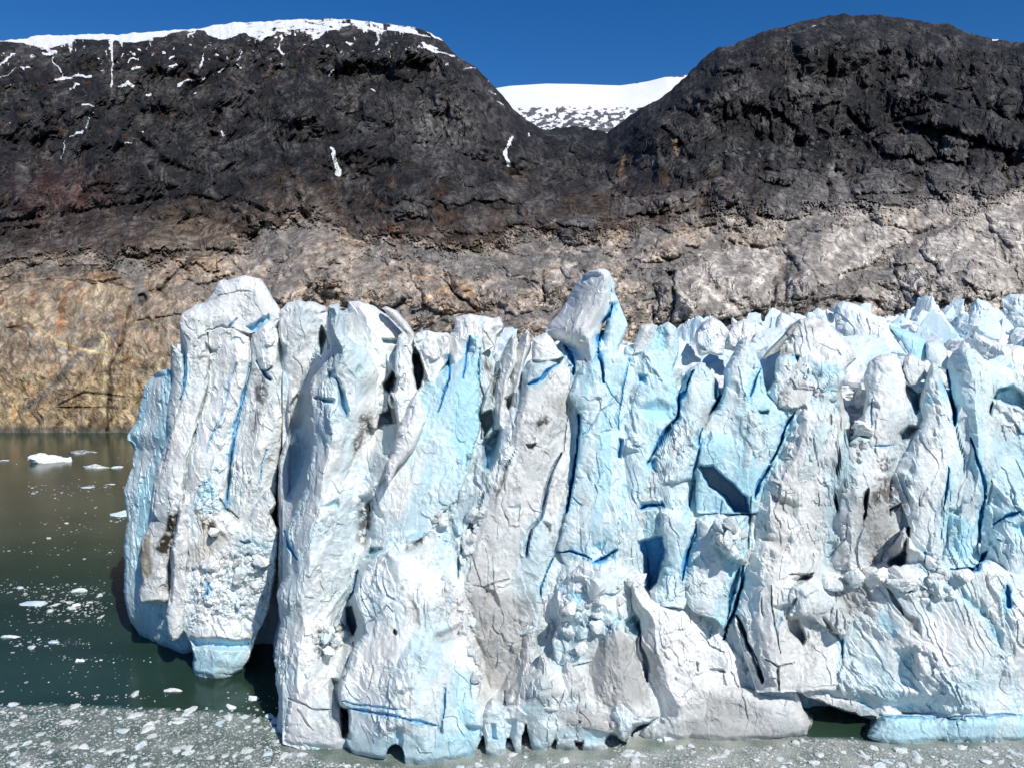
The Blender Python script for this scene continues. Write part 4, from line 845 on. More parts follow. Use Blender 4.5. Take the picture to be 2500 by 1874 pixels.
def spike_mesh(i):
    V, fq = block(i, 40, 60, 10, [1.5, 1.1, 1.9, 1.0, 1.4, 2.1, 1.2, 1.7][i % 8], .085)
    col = ice_colour((V * 4).astype(f32), zeroft(len(V)), [.45, .2, .55, .1, .35, .45, .7, .2][i % 8], [.0, .15, 0, .25, .05, 0, 0, .1][i % 8], i)
    return make_mesh('serac', V, fq, M_ICE, smooth=False, attrs={'Col': col})
protos = [spike_mesh(i) for i in range(12)]
pl = []
r = np.random.RandomState(4)
for row in range(15):
    y = 134 + 14 * row + row * row * 0.6
    uL = 1560 if row < 3 else 1500 + row * 22
    u = uL + r.uniform(0, 60)
    while u < 2850:
        sc_ = r.uniform(.75, 1.25) * (3.6 + y * .007)
        sc_ *= 1 if r.rand() < .75 else 1.35; pl.append((u, y + r.uniform(-5, 5), sc_)); u += sc_ * r.uniform(1.0, 1.7) / y * FPX
for k in range(20): pl.append((700 + k * 42 + r.uniform(-15, 15), 150 + r.uniform(-12, 30), r.uniform(3, 4)))
first = set()
for n, (u, y, s) in enumerate(pl):
    i = n % 12; o = protos[i]
    if i in first: o = o.copy(); COL.objects.link(o)
    first.add(i); x = (u - 1250) / FPX * y
    h = surf_h(x, y); low = u < 1480; s *= .82 if (low or y > 190) else .9
    o.location = (x, y, (50 if low else h - .6 * s)); o.scale = (s, s, s * r.uniform(.6, 1.15) * (.8 if low else (.62 if y < 190 else .9))); o.rotation_euler = (0, 0, r.uniform(0, 6.28))
    if low: tag(o, 'white ice pinnacle just behind the crest of the left half of the front', 'serac', 'seracs behind the left crest')
    elif y < 190: tag(o, 'jagged blue-white serac close behind the right crest', 'serac', 'seracs close behind the right crest')
    else: tag(o, 'small distant serac in the ice field below the bare rock', 'serac', 'seracs of the far ice field')
# a few the photo shows larger, with outlines of their own
S('large blue-white ice peak with a small blue window behind the right crest', 'C 990,240 945,260 930,320 940,430 1010,480 1050,560', 'C 990,240 1080,260 1150,300 1230,340 1290,370 1320,450 1380,540 1420,600', 5150, B=6, Tk=8, dtop=3, blue=.35, rough=.8, jag=3, cat='serac', name='serac')
S('bright blue tilted ice slab behind the right crest', 'C 1310,400 1305,420 1380,510 1440,600 1500,640', 'C 1310,400 1450,440 1540,480 1560,560 1540,640', 5152, B=3, Tk=6, blue=1.0, rough=.4, jag=3, cat='serac', name='serac')
S('white cube-shaped ice block right of the bright blue slab', 'C 1600,500 1550,510 1550,620 1600,680', 'C 1600,500 1660,520 1690,560 1700,620 1690,700', 5150, B=3, Tk=6, blue=.25, grey=.05, rough=.5, jag=3, cat='serac', name='serac')
S('pointed blue ice tooth standing against the dark gravel', 'C 575,308 540,340 530,400 540,450', 'C 575,308 640,345 680,375 640,400 600,440', 5158, B=3, Tk=6, blue=.4, rough=.4, jag=2, cat='serac', name='serac')
S('small white ice spike beside the big blue-white peak', 'C 880,290 870,310 890,370', 'C 880,290 925,310 930,340 920,380', 5160, B=2, Tk=4, blue=.1, rough=.4, jag=2, cat='serac', name='serac')
S('blue-white serac wall with scalloped edge at the right of the picture', 'C 1880,440 1830,480 1850,540 1960,640 2040,740 2120,830', 'C 1880,440 1990,500 2100,540 2180,530 2300,600 2300,900 2200,880', 5142, B=5, Tk=8, dtop=3, blue=.3, grey=.15, rough=1.0, jag=4, cat='serac', name='serac')
S('tall shaded blue serac near the right edge', 'C 1900,215 1850,260 1830,380 1850,450 1960,490', 'C 1900,215 1980,250 2030,330 2060,420 2050,500', 5200, B=6, Tk=8, dtop=3, blue=.5, rough=.9, jag=3, cat='serac', name='serac')
S('white crumbly serac group top left of the right field', 'C 100,350 50,380 0,440 0,520 20,600', 'C 100,350 170,380 220,440 190,520 180,600', 5150, B=4, Tk=6, dtop=2, blue=.2, grey=.1, rough=1.2, jag=4, cat='serac', name='serac')
S('rounded white serac mound below the grey gravel slope', 'C 310,370 240,390 200,450 190,560', 'C 310,370 420,390 500,430 530,460 480,520 440,600', 5155, B=5, Tk=8, dtop=3, blue=.15, grey=.12, rough=1.2, jag=4, cat='serac', name='serac')
S('blue ridge serac at the far upper right edge', 'C 2120,190 2060,220 2080,330 2150,420', 'C 2120,190 2260,190 2400,300 2300,460', 5230, B=6, Tk=8, dtop=3, blue=.5, rough=.9, jag=3, cat='serac', name='serac')
# ------------------------------------------------------------------ mountains
SIL = P('T -400,110 0,88 60,85 75,78 180,75 235,72 250,76 330,70 430,62 460,55 520,48 600,45 680,42 705,38 760,43 820,50 880,57 930,70 950,82 985,120 1010,135 1040,155 1060,180 1085,205 1110,235 1150,268 1180,282 1215,274 1250,272 1280,282 1310,288 1340,262 1400,228 1450,196 1481,165 1500,142 1546,107 1580,98 1646,68 1720,50 1791,33 1870,30 1950,38 2056,57 2100,72 2146,85 2212,92 2700,140')
# surveyed humps of the scoured slope: outline, height (m), rim width (photo px), colour, colour strength
C_TAN, C_WHT, C_ORG, C_BRN, C_GRY, C_DRK, C_OCH = (.36, .285, .215), (.50, .455, .40), (.36, .225, .12), (.105, .080, .062), (.115, .112, .112), (.030, .030, .032), (.42, .30, .15)
HUMPS = [('I 730,560 760,420 900,320 1150,250 1350,270 1500,330 1560,420 1480,600 1300,580 1100,560 900,600 820,620', 12, 50, C_BRN, .7), ('I 860,600 840,520 940,400 1200,360 1400,420 1460,560 1200,600', 3, 20, (.22, .18, .14), .7),
 ('I 1630,780 1700,640 1820,470 1900,390 2050,440 2200,520 2212,620 2000,640 1900,700 1880,800 1950,900 1700,900 1600,860', 13, 34, C_TAN, .6), ('I 1090,740 1180,620 1300,590 1400,640 1440,720 1330,760 1200,770', 9, 24, (.40, .30, .20), .8),
 ('I 880,800 900,690 1000,620 1150,620 1060,720 960,800', 8, 20, C_TAN, .7), ('I 420,750 560,680 700,690 780,740 600,760', 4, 10, C_ORG, .8), ('I 1400,760 1440,650 1560,640 1600,740 1560,900', 7, 24, C_TAN, .6), ('I 800,1000 850,860 1000,820 1250,790 1240,900 1080,960', 6, 24, C_TAN, .6),
 ('J 0,560 0,430 60,430 160,520 170,580 60,640 0,640', 6, 18, C_TAN, .7), ('J -20,800 -20,680 60,620 130,600 300,620 420,700 480,820 500,900 80,900 60,760', 11, 34, C_TAN, .8), ('J 90,870 200,740 350,710 440,780 500,880 300,920', 8, 24, (.38, .31, .24), .8),
 ('J 480,640 620,640 700,760 820,880 900,940 640,960 520,800', 9, 26, C_ORG, .55), ('J 700,700 830,700 900,800 950,910 860,900 760,820', 8, 18, C_ORG, .7), ('J 900,840 990,820 1000,900 930,930', 5, 12, C_TAN, .7), ('J 1050,870 1150,790 1290,800 1310,880 1200,940 1080,960', 8, 22, C_TAN, .9),
 ('J 1200,760 1250,690 1300,690 1280,770', 5, 10, C_TAN, .9), ('J 1290,790 1320,690 1380,670 1440,740 1420,800 1330,840', 7, 16, (.40, .34, .28), .9), ('J 1390,670 1450,630 1510,660 1510,720 1440,745', 6, 14, C_WHT, .7), ('J 1520,690 1560,640 1640,630 1800,650 1760,730 1600,700', 7, 16, C_TAN, .9),
 ('J 1640,500 1700,440 1800,460 1840,560 1700,600 1640,560', 8, 18, C_TAN, .9), ('J 1050,450 1180,420 1290,460 1340,520 1200,600 1060,590 1000,520', 8, 26, (.21, .175, .14), .8), ('J 1080,600 1130,580 1150,620 1090,630', 3, 6, C_TAN, 1), ('J 1290,570 1340,555 1350,580 1300,590', 3, 5, C_WHT, .8),
 ('J 340,330 460,260 580,300 600,370 420,390', 12, 26, C_GRY, .6), ('J 500,240 620,220 640,300 520,310', 8, 16, C_GRY, .5), ('J 640,260 900,180 1240,110 1360,150 1150,290 900,280 700,310', 14, 28, C_GRY, .5), ('J 1150,290 1270,240 1300,290 1200,310', 6, 14, C_GRY, .7), ('J 1340,390 1500,340 1620,360 1560,440 1420,430', 9, 20, C_GRY, .8),
 ('J 1640,410 1700,330 1700,260 1900,240 2240,170 2240,330 1950,360 1760,380', 14, 28, (.115, .10, .092), .8), ('J 1350,480 1450,430 1600,470 1560,530 1440,530', 9, 16, C_DRK, .6), ('J 280,420 340,380 420,400 480,470 360,470', 5, 12, (.15, .065, .035), .7), ('J 640,430 900,380 1100,340 1240,400 1000,470 700,480', 9, 24, (.10, .082, .07), .7),
 ('J 1850,640 1900,560 2050,500 2240,440 2240,540 2000,640', 8, 18, C_TAN, .8),
 ('K 60,720 110,660 250,600 450,560 620,570 730,620 760,700 700,800 690,920 500,980 300,1000 100,1000 130,830 80,760', 12, 34, C_WHT, .85), ('K -20,900 20,780 90,750 120,820 60,1000 -20,1000', 7, 18, C_WHT, .6),
 ('K 760,560 850,530 950,450 1060,420 1120,450 1230,420 1330,400 1480,480 1440,540 1300,660 1100,740 900,860 780,860 850,680', 13, 34, C_WHT, .85), ('K 1280,380 1400,320 1600,350 1730,430 1580,470 1450,420', 8, 20, (.36, .31, .25), .8), ('K 380,500 450,460 700,440 810,470 700,560 560,550', 8, 18, C_TAN, .9),
 ('K -20,600 20,480 200,430 340,440 340,490 200,560 100,620', 7, 18, C_TAN, .9), ('K 1580,560 1640,480 1780,440 1850,420 1950,470 2080,560 2180,700 2180,800 2080,850 1800,880 1620,900 1560,840 1700,700', 17, 60, C_WHT, .95), ('K 1950,330 2100,300 2170,300 2200,450 2230,600 2190,740 2120,560 2000,440', 10, 24, C_WHT, .8),
 ('K 1250,800 1350,780 1450,820 1530,900 1450,940 1280,860 1150,860 1200,810', 8, 18, C_WHT, .8), ('K 1080,780 1160,720 1230,720 1200,800 1100,830', 5, 12, (.36, .34, .31), .9), ('K 1420,700 1560,640 1680,700 1600,860 1500,800', 8, 20, C_WHT, .6),
 ('K 600,130 740,60 900,90 1020,150 1050,260 940,370 700,400 620,340 680,250 780,180', 16, 40, C_GRY, .8), ('K 1160,160 1300,60 1450,90 1560,200 1500,230 1200,250', 12, 34, (.15, .147, .145), .8), ('K 0,420 200,330 420,290 600,110 500,260 440,350 250,380 100,450', 9, 22, (.13, .118, .11), .8), ('K 0,330 0,240 180,180 400,130 500,180 300,240', 9, 24, (.12, .112, .108), .8),
 ('K 1600,60 1800,40 1900,140 1760,300 1650,200', 14, 36, C_GRY, .6), ('K 1900,180 2050,60 2120,140 2080,260 1950,320', 12, 30, C_GRY, .6), ('K 1200,260 1400,230 1560,260 1620,330 1400,310 1250,340', 8, 18, (.12, .112, .11), .8),
 ('O 1280,600 1450,540 1600,560 1700,700 1620,740 1400,690', 18, 36, C_GRY, .5), ('O 1700,680 1710,560 1800,550 1880,640 1860,760 1760,720', 14, 26, (.12, .118, .116), .7), ('O 1400,500 1700,400 2000,420 2240,520 2240,680 2000,640 1800,540', 16, 40, C_DRK, .2),
 ('O 780,250 1000,240 1080,330 800,340', 6, 24, (.10, .10, .10), .6)]
TALUS = ['I 620,610 780,620 880,650 860,720 880,860 800,900 780,760 680,690', 'I 1760,520 1680,580 1600,680 1580,790 1640,770 1700,640', 'J 420,620 500,540 900,600 1150,640 1300,600 1640,560 1650,620 1400,630 1200,700 1000,730 860,760 700,690 560,640', 'J 1760,740 1830,640 2000,650 2212,560 2240,620 2060,700 2040,740 1960,780',
 'K 700,560 830,430 1000,350 1130,380 1100,400 1040,420 940,450 850,520 760,560', 'K 0,660 150,580 380,490 450,550 250,580 80,680 40,760 0,780', 'K 900,850 1100,760 1290,680 1400,740 1250,790 1150,860 1080,900 760,980 600,1000 900,900', 'K 1450,600 1560,500 1600,560 1500,640 1440,640', 'K 1500,450 1800,400 1740,450 1600,500', 'J 300,940 600,900 700,960 400,990', 'J 850,960 1100,960 1400,900 1350,990']
DARKS = [('J 1580,510 1630,510 1630,555 1580,550', 9), ('J 2020,690 2080,690 2080,740 2040,750', 8), ('K 1430,540 1500,510 1530,560 1450,560', 7), ('K 1290,650 1400,620 1420,690 1340,700', 5), ('K 1420,655 1520,660 1510,698 1430,690', 8), ('K 1770,712 1850,690 1900,720 1850,730 1900,780 1930,850 1880,790 1820,770', 6),
 ('K 380,490 440,540 420,550', 6), ('K 60,695 120,685 105,760 80,740', 8), ('K 1150,880 1260,890 1200,850', 8), ('K 1400,760 1500,790 1480,830 1420,790', 4), ('I 0,740 200,655 450,652 600,650 520,700 400,725 200,730 60,770', 4), ('I 1470,600 1540,420 1640,440 1740,560 1680,590 1560,640 1460,630', 4), ('I 830,830 860,820 880,870 840,880', 6), ('I 1900,720 1990,660 2030,680 1960,760', 4), ('I 1760,560 1830,540 1800,600 1740,620', 6)]
LINES = [('J 1890,550 1830,620 1780,690 1740,760', 6, 5), ('J 1300,690 1290,780 1310,870 1290,920', 5, 4), ('J 1960,780 1975,860 1990,920 1940,980', 5, 5), ('J 2040,680 2080,760 2060,860', 5, 4), ('J 690,730 760,820 800,870', 4, 4), ('J 140,580 180,540 340,620 360,660', 3, 3), ('K 1900,460 2000,580 2060,680', 3, 3), ('K 2050,490 2100,600 2150,680', 3.5, 4),
 ('K 800,560 800,690', 5, 5), ('K 700,920 720,790 760,740', 6, 5), ('K 260,640 320,640 320,780', 2.5, 3), ('K 1620,700 1640,800 1650,870', 2.5, 3), ('K 1480,820 1500,920', 3, 3), ('K 1120,480 1140,560 1090,600', 2, 2), ('K 900,560 880,620 940,700 980,780', 4, 3), ('I 960,800 1060,700 1160,630', 7, 5), ('I 1400,640 1460,720', 3, 3), ('I 0,830 100,760 300,740 600,750 800,800', 3, 2), ('I 500,700 640,660', 2, 2),
 ('I 720,440 740,560 700,620', 5, 5), ('I 800,600 820,500 880,420', 4, 3), ('I 0,600 200,520 420,480 560,380', 3, 3), ('I 1000,700 1060,680', 2, 2), ('J 900,840 860,900', 3, 3), ('J 1000,820 990,880', 3, 3), ('J 1160,290 1260,200', 3, 6), ('J 1880,250 1930,330', 3, 4), ('K 560,260 600,130 660,100', 9, 8), ('K 1560,60 1640,200 1720,310', 4, 7), ('K 2110,100 2130,180 2080,240', 9, 9), ('K 1000,300 1060,340', 4, 4), ('K 440,300 520,270 620,260', 6, 6)]
def mountains():
    us = np.concatenate([np.linspace(-420, -10, 50)[:-1], np.arange(-10, 2512, 3.0), np.linspace(2515, 3000, 60)])
    tv = np.linspace(0, 1, 345); nu, nv = len(us), len(tv)
    S0 = np.interp(us, SIL[:, 0], SIL[:, 1]); S0 = S0 + perlin(np.stack([us / 16, us * 0, us * 0], 1), 3) * 2.2 + perlin(np.stack([us / 50, us * 0, us * 0], 1), 4) * 3
    S0 = S0 + (lin1(us / 21.0, 3) * 6 + lin1(us / 9.0, 5) * 4 + lin1(us / 4.0, 7) * 2) * (.35 + .65 * sstep(1380, 1450, us) + .3 * (us < 1380) * (us > 1000))
    # base row: shoreline at left, hidden foot elsewhere
    vb = 1060 - 0 * us
    V = vb[None, :] - (vb - S0)[None, :] * (tv[:, None] ** 0.93); U = np.tile(us, (nv, 1))
    rows_T = np.array([-50, 40, 100, 200, 300, 400, 480, 560, 620, 700, 800, 938]) * 1.1302
    YR = np.array([1900, 1720, 1480, 1270, 1080, 900, 720, 590, 520, 475, 452, 436.])
    bend = 40 * perlin(np.stack([U.ravel() / 260, V.ravel() / 200, V.ravel() * 0], 1), 9).reshape(V.shape)
    Y = np.interp(V + bend, rows_T, YR)
    # rounded shoulders: depth pulls away near the skyline
    dsil = (V - S0[None, :]); Y = Y + 260 * np.exp(-dsil / 22.0)
    gap = np.exp(-((U - 1390) / 150.0) ** 2) * (1 - sstep(330, 560, V)); Y = Y * (1 + .75 * gap)
    Y = Y * (1 + .10 * sstep(1500, 2300, U) * (1 - sstep(350, 700, V)))
    Y = np.maximum(Y, 437)
    W = at(U, V, Y); W0 = W.reshape(-1, 3).astype(f32)
    Uf, Vf = U.ravel(), V.ravel()
    pale_line = P('T -400,590 0,575 150,560 300,556 450,575 530,520 600,495 650,478 700,490 760,520 850,530 1000,545 1130,520 1280,505 1400,492 1600,475 1700,462 1900,452 2000,440 2212,425 2700,420')
    PL = np.interp(Uf, pale_line[:, 0], pale_line[:, 1])
    q = np.stack([Uf / 100, Vf / 100, W0[:, 1] / 400], 1).astype(f32)
    wob = fbm(q * 1.3, 5, 3) * 60 + fbm(q * 6, 4, 4) * 18
    pale = sstep(-26, 26, Vf - PL + wob * .9 + crags(np.stack([Uf / 40, Vf / 30, Uf * 0], 1).astype(f32), 4, 5, .65) * 24)
    mid = sstep(-150, -10, Vf - PL + wob)
    # relief, moving the rock towards or away from the viewer, proportional to distance
    wp = q + .35 * np.stack([fbm(q * 1.7, 3, 15), fbm(q * 1.7, 3, 16), fbm(q * 1.7, 3, 17)], 1)
    skew = wp.copy(); skew[:, 0] += .45 * wp[:, 1] * (1 - pale) - .55 * wp[:, 1] * pale * sstep(900, 1300, Uf)
    domes, e1, _, _ = worley(wp * np.array([.55, .8, .6], f32), 2)
    d2, e2, i2, _ = worley(skew * np.array([1.1, 1.7, 1.0], f32), 3); d3, e3, _, _ = worley(skew * np.array([3.6, 3.0, 1.5], f32), 7)
    gul = ridged(skew * np.array([3.5, 1.2, 1], f32), 5, 22, .6)
    str_ = fbm(skew * np.array([14, 4.5, 2], f32), 4, 26, .65)
    fine = fbm(wp * np.array([22, 22, 4], f32), 4, 28, .65)
    fa, ed = facets(skew * np.array([5., 3.2, 2], f32), 9)
    fa2, ed2 = facets(skew * np.array([14., 10., 3], f32), 10)
    dg = np.stack([wp[:, 0] * .80 - wp[:, 1] * .60, wp[:, 0] * .60 + wp[:, 1] * .80, wp[:, 2]], 1).astype(f32)     # along / across the grain, rising to the right
    k1 = crags(dg * np.array([.75, 1.7, 1], f32), 6, 2, .43); x_ = (k1 + .3 * crag(dg * np.array([3, 6, 2], f32), 1)) * 4.0 + 30; ledge = x_ - np.floor(x_); ter = np.floor(x_) + sstep(0, .22, ledge) - x_
    k2 = crags(skew * np.array([1.5, .6, 1], f32), 7, 5, .47); x2 = k2 * 3.0 + 30; ter2 = np.floor(x2) + sstep(0, .2, x2 - np.floor(x2)) - x2
    sk2 = skew * np.array([1, .55, .6], f32)
    grav = sstep(.04, .16, fbm(dg * np.array([.8, 2.0, 1.], f32), 4, 64)) * sstep(350, 700, Uf) * (1 - .5 * sstep(1900, 2300, Uf))
    grain = crags(dg * np.array([2.2, 6.5, 2], f32), 4, 3, .6); ribs = crags(skew * np.array([4.2, 1.0, 1], f32), 5, 6, .6)
    rel_p = (.75 - domes) * 40 + (.55 - d2) * 12 + k1 * 10 + (ter * 3.0 + grain * 4.2 + str_ * .8) * (1 - .85 * grav)
    rel_d = (.7 - domes) * 120 + (.6 - d2) * 34 + k2 * 27 + ribs * 17 + ter2 * 3 + str_ * 2
    cliffL = sstep(600, 700, Vf) * (1 - sstep(380, 520, Uf))
    rel_c = (.6 - d2) * 2 + ter * .6 + k1 * 2.0 + crags(wp * np.array([3, .8, 2], f32), 4, 4, .45) * 3.4 + str_ * .9 + fine * .5
    pg = sstep(-80, 60, Vf - PL + wob * .9)
    rel = rel_d * (1 - pg) * (W0[:, 1] / 1100) ** .8 + (rel_p * (1 - cliffL) + rel_c * cliffL) * pg
    push = np.zeros(len(Uf))
    dark = np.zeros(len(Uf)); 
    def carve(txt, fe, p_, dk=0):
        pl_ = P(txt); m = (Uf > pl_[:, 0].min() - 30) & (Uf < pl_[:, 0].max() + 30) & (Vf > pl_[:, 1].min() - 30) & (Vf < pl_[:, 1].max() + 30)
        k = sstep(-fe, fe, poly_sd(Uf[m] + wob[m] * .12 + k2[m] * 14, Vf[m] + wob[m] * .1 + ribs[m] * 12, pl_)); push[m] += p_ * k; dark[m] = np.maximum(dark[m], dk * k)
    def gully(txt, w, p_):
        pl_ = P(txt); m = (Uf > pl_[:, 0].min() - 40) & (Uf < pl_[:, 0].max() + 40) & (Vf > pl_[:, 1].min() - 40) & (Vf < pl_[:, 1].max() + 40)
        ds, _ = seg_dist(Uf[m] + wob[m] * .25, Vf[m], pl_); push[m] += p_ * (1 - sstep(0, w, ds))
    for g, w, p_ in [('M 480,160 488,300 487,380', 10, 18), ('M 205,190 230,260 270,335', 8, 14), ('M 1430,200 1450,350 1440,640', 12, 22), ('M 1310,950 1230,1080 1170,1200', 26, 22), ('M 1080,960 1060,1100', 26, 16),
                     ('M 1190,620 1260,780 1320,940', 18, 20), ('M 560,560 700,700 860,760', 14, 18), ('M 940,480 900,640 960,690', 12, 18), ('N 490,650 480,760 420,810', 12, 22), ('N 0,760 300,700 520,720', 20, 30),
                     ('N 1520,560 1800,500 2211,520', 16, 9), ('N 900,940 1030,840 1060,740', 12, 16), ('N 500,1140 640,1060 900,960', 12, 12), ('N 1180,1230 1190,1080 1300,980', 14, 10), ('N 1560,1150 1680,1060 1900,960', 16, 12),
                     ('N 720,1120 900,1040 1100,1080 1220,1060', 12, 8), ('N 1840,440 1960,380 1990,250', 12, 22), ('M 0,960 300,930 700,860 1000,860 1200,940', 14, 14), ('M 150,1150 400,1080 600,1120', 12, 6),
                     ('G 870,420 830,640 740,820 725,1250', 7, 3), ('G 400,1070 560,990 830,1020', 5, 1.5), ('G 400,1090 840,1095', 4, 1.5), ('G 1160,300 1170,380 1090,440', 6, 3), ('G 60,560 200,540', 6, 3)]: gully(g, w, p_)
    jx = crags(np.stack([Uf / 30, Vf / 30, Uf * 0], 1).astype(f32), 3, 1, .6) * 9; jy = crags(np.stack([Uf / 30, Vf / 30, Uf * 0 + 5], 1).astype(f32), 3, 2, .6) * 9
    paint = []
    def near(pl_, pad=50): return (Uf > pl_[:, 0].min() - pad) & (Uf < pl_[:, 0].max() + pad) & (Vf > pl_[:, 1].min() - pad) & (Vf < pl_[:, 1].max() + pad)
    for tx, amp, w, C_, k_ in HUMPS:
        pl_ = P(tx); m = near(pl_); sd = poly_sd(Uf[m] + jx[m], Vf[m] + jy[m], pl_); t_ = np.clip(sd / w, 0, 1)
        sc_ = (W0[m, 1] / 520.0); push[m] -= amp * sc_ * np.sqrt(1 - (1 - t_) ** 2) * .9; push[m] += amp * .35 * sc_ * np.exp(-(sd / 4.0) ** 2)
        paint.append((m, C_, k_ * sstep(-1, 3, sd)))
    for tx in TALUS:
        pl_ = P(tx); m = near(pl_); sd = poly_sd(Uf[m] + jx[m], Vf[m] + jy[m], pl_); paint.append((m, (.185, .17, .155), .9 * sstep(-3, 3, sd))); grav[m] = np.maximum(grav[m], sstep(-3, 3, sd))
    for tx, p_ in DARKS:
        pl_ = P(tx); m = near(pl_); sd = poly_sd(Uf[m] + jx[m] * .4, Vf[m] + jy[m] * .4, pl_); push[m] += p_ * sstep(-1.5, 2.5, sd); paint.append((m, (.045, .04, .034), .75 * sstep(-2, 2, sd) * sstep(-.35, .2, str_[m] + .2)))
    for tx, w, p_ in LINES:
        pl_ = P(tx); m = near(pl_); ds, _ = seg_dist(Uf[m] + jx[m] * .5, Vf[m] + jy[m] * .5, pl_); push[m] += p_ * (1 - sstep(0, w, ds)); paint.append((m, (.05, .042, .034), .8 * (1 - sstep(w * .35, w * .9, ds))))
    for tx in ['O 510,370 600,390 690,430 700,620 620,500 560,480 500,550', 'O 700,400 760,430 850,530 900,640 720,640', 'O 930,400 1100,370 1100,440 1040,520 930,520', 'O 1130,400 1210,450 1300,560 1200,520', 'O 10,580 60,520 120,560 170,640 130,690 40,710', 'O 1330,70 1400,60 1400,110 1340,110', 'O 1410,210 1500,210 1500,240 1420,235', 'O 1800,300 1900,280 1960,400 1880,380']:
        pl_ = P(tx); m = near(pl_); sd = poly_sd(Uf[m] + jx[m], Vf[m] + jy[m], pl_); push[m] += 26 * sstep(-3, 5, sd)
    rel_hi = grain * 2.5 * (1 - .85 * grav)
    edge = np.exp(-dsil.ravel() / 9.0)
    foot = 1 - sstep(1030, 1060, Vf)
    disp = (push - rel * foot) * (1 - .8 * edge)
    Yn = np.maximum(W0[:, 1] + disp, 437)
    Wn = at(Uf, Vf, Yn)
    G_ = (us, U, V, Yn.reshape(nv, nu))
    def depth(u, v):
        j = int(np.argmin(np.abs(us - u))); i = int(np.argmin(np.abs(V[:, j] - v))); return float(G_[3][max(0, i - 1):i + 2, max(0, j - 1):j + 2].mean())
    global DEPTH; DEPTH = depth
    # colour
    c_dark = np.array([.024, .024, .026]); c_brn = np.array([.088, .064, .050]); c_pale = np.array([.34, .27, .21]); c_gold = np.array([.30, .235, .16]); c_white = np.array([.46, .42, .37]); c_grav = np.array([.20, .185, .17])
    def mixc(c, C, k): return c * (1 - k[:, None]) + C[None] * k[:, None]
    c = np.tile(c_dark, (len(Uf), 1))
    veg = sstep(.02, .3, fbm(wp * 2.2, 4, 51)); streak = sstep(-.1, .5, str_ + .3 * fine)
    lime = sstep(.10, .55, str_ * .8 + fbm(skew * np.array([25, 8, 2], f32), 3, 55) * .8)
    c = mixc(c, np.array([.11, .11, .115]), lime * .7 * sstep(-.3, .2, fbm(q * 1.8, 2, 56) + .12))
    c = mixc(c, np.array([.060, .038, .020]), veg * .8 * sstep(360, 440, Vf) * (1 - sstep(1600, 2000, Uf)) * sstep(300, 900, Uf))
    c = mixc(c, np.array([.16, .075, .030]), sstep(.22, .5, fbm(q * np.array([3, 7, 1], f32), 4, 58)) * .6 * (1 - sstep(600, 900, Uf)) * (1 - sstep(300, 380, Vf)))
    red = np.exp(-((Uf - 150) / 110) ** 2 - ((Vf - 480) / 60) ** 2); c = mixc(c, np.array([.13, .05, .035]), red * .75 * sstep(-.3, .3, fine + .2))
    slab = np.exp(-((Uf - 1080) / 90) ** 2 - ((Vf - 310) / 75) ** 2); c = mixc(c, np.array([.17, .17, .175]), slab * sstep(-.3, .3, str_ + .15))
    c_mid = mixc(np.tile(c_brn, (len(Uf), 1)), np.array([.075, .075, .078]), sstep(1500, 1900, Uf) * .8); c_mid = mixc(c_mid, np.array([.17, .135, .105]), lime * .7)
    c = c * (1 - (mid * .85)[:, None]) + c_mid * (mid * .85)[:, None]
    pz = np.tile(c_pale, (len(Uf), 1)); pz = mixc(pz, c_white, sstep(1200, 2300, Uf) * .85)
    pz = mixc(pz, np.array([.30, .17, .085]), sstep(.12, .5, fbm(skew * np.array([5, 3, 1.5], f32), 4, 61)) * .7 * (1 - .55 * sstep(1300, 1900, Uf)))
    pz = mixc(pz, np.array([.14, .115, .10]), sstep(.2, .6, str_ + fine * .4) * .75)
    pz = mixc(pz, np.array([.48, .44, .38]), sstep(.15, .55, fbm(skew * np.array([20, 7, 2], f32), 3, 63)) * .6)
    pz = mixc(pz, c_grav, grav * .9)
    gold = cliffL[:]; gz = mixc(np.tile(c_gold, (len(Uf), 1)), np.array([.42, .355, .26]), sstep(.0, .45, fbm(skew * np.array([16, 2.2, 2], f32), 4, 65)) * .75)
    gz = mixc(gz, np.array([.26, .12, .05]), sstep(.12, .45, fbm(q * np.array([5, 3, 1], f32), 4, 66)) * .75); gz = mixc(gz, np.array([.30, .28, .25]), sstep(.0, .4, fbm(q * np.array([3, 3, 1], f32), 3, 68)) * .7)
    gz = mixc(gz, np.array([.42, .30, .12]), sstep(850, 960, Vf) * .35)
    pz = pz * (1 - (gold * .9)[:, None]) + gz * (gold * .9)[:, None]
    c = c * (1 - pale[:, None]) + pz * pale[:, None]
    c = mixc(c, np.array([.13, .125, .115]), sstep(1036, 1046, Vf) * (Uf < 400) * .8)
    moss = sstep(.15, .35, fbm(q * 4, 3, 71)) * np.exp(-((Vf - PL + 4) / 16) ** 2) * (1 - sstep(1100, 1500, Uf)); c = mixc(c, np.array([.035, .045, .015]), moss * .9)
    def lineC(txt, w, C, k):
        pl_ = P(txt); m = (Uf > pl_[:, 0].min() - 20) & (Uf < pl_[:, 0].max() + 20) & (Vf > pl_[:, 1].min() - 20) & (Vf < pl_[:, 1].max() + 20)
        ds, _ = seg_dist(Uf[m] + fine[m] * 3, Vf[m] + fine[m] * 3, pl_); c[m] = mixc(c[m], np.array(C), k * (1 - sstep(w * .6, w + 1.5, ds)))
    lineC('G 170,1100 340,970 450,830 600,660 700,590 780,580', 9, (.15, .14, .13), .85)
    lineC('G 30,430 200,510 400,650 560,700 760,740 980,800', 2.0, (.55, .42, .20), .8)
    lineC('G 870,420 830,640 740,820 725,1250', 3, (.07, .055, .04), .8); lineC('G 400,1090 840,1095', 2, (.07, .055, .04), .7); lineC('G 400,1070 560,990 830,1020', 2, (.08, .06, .04), .7)
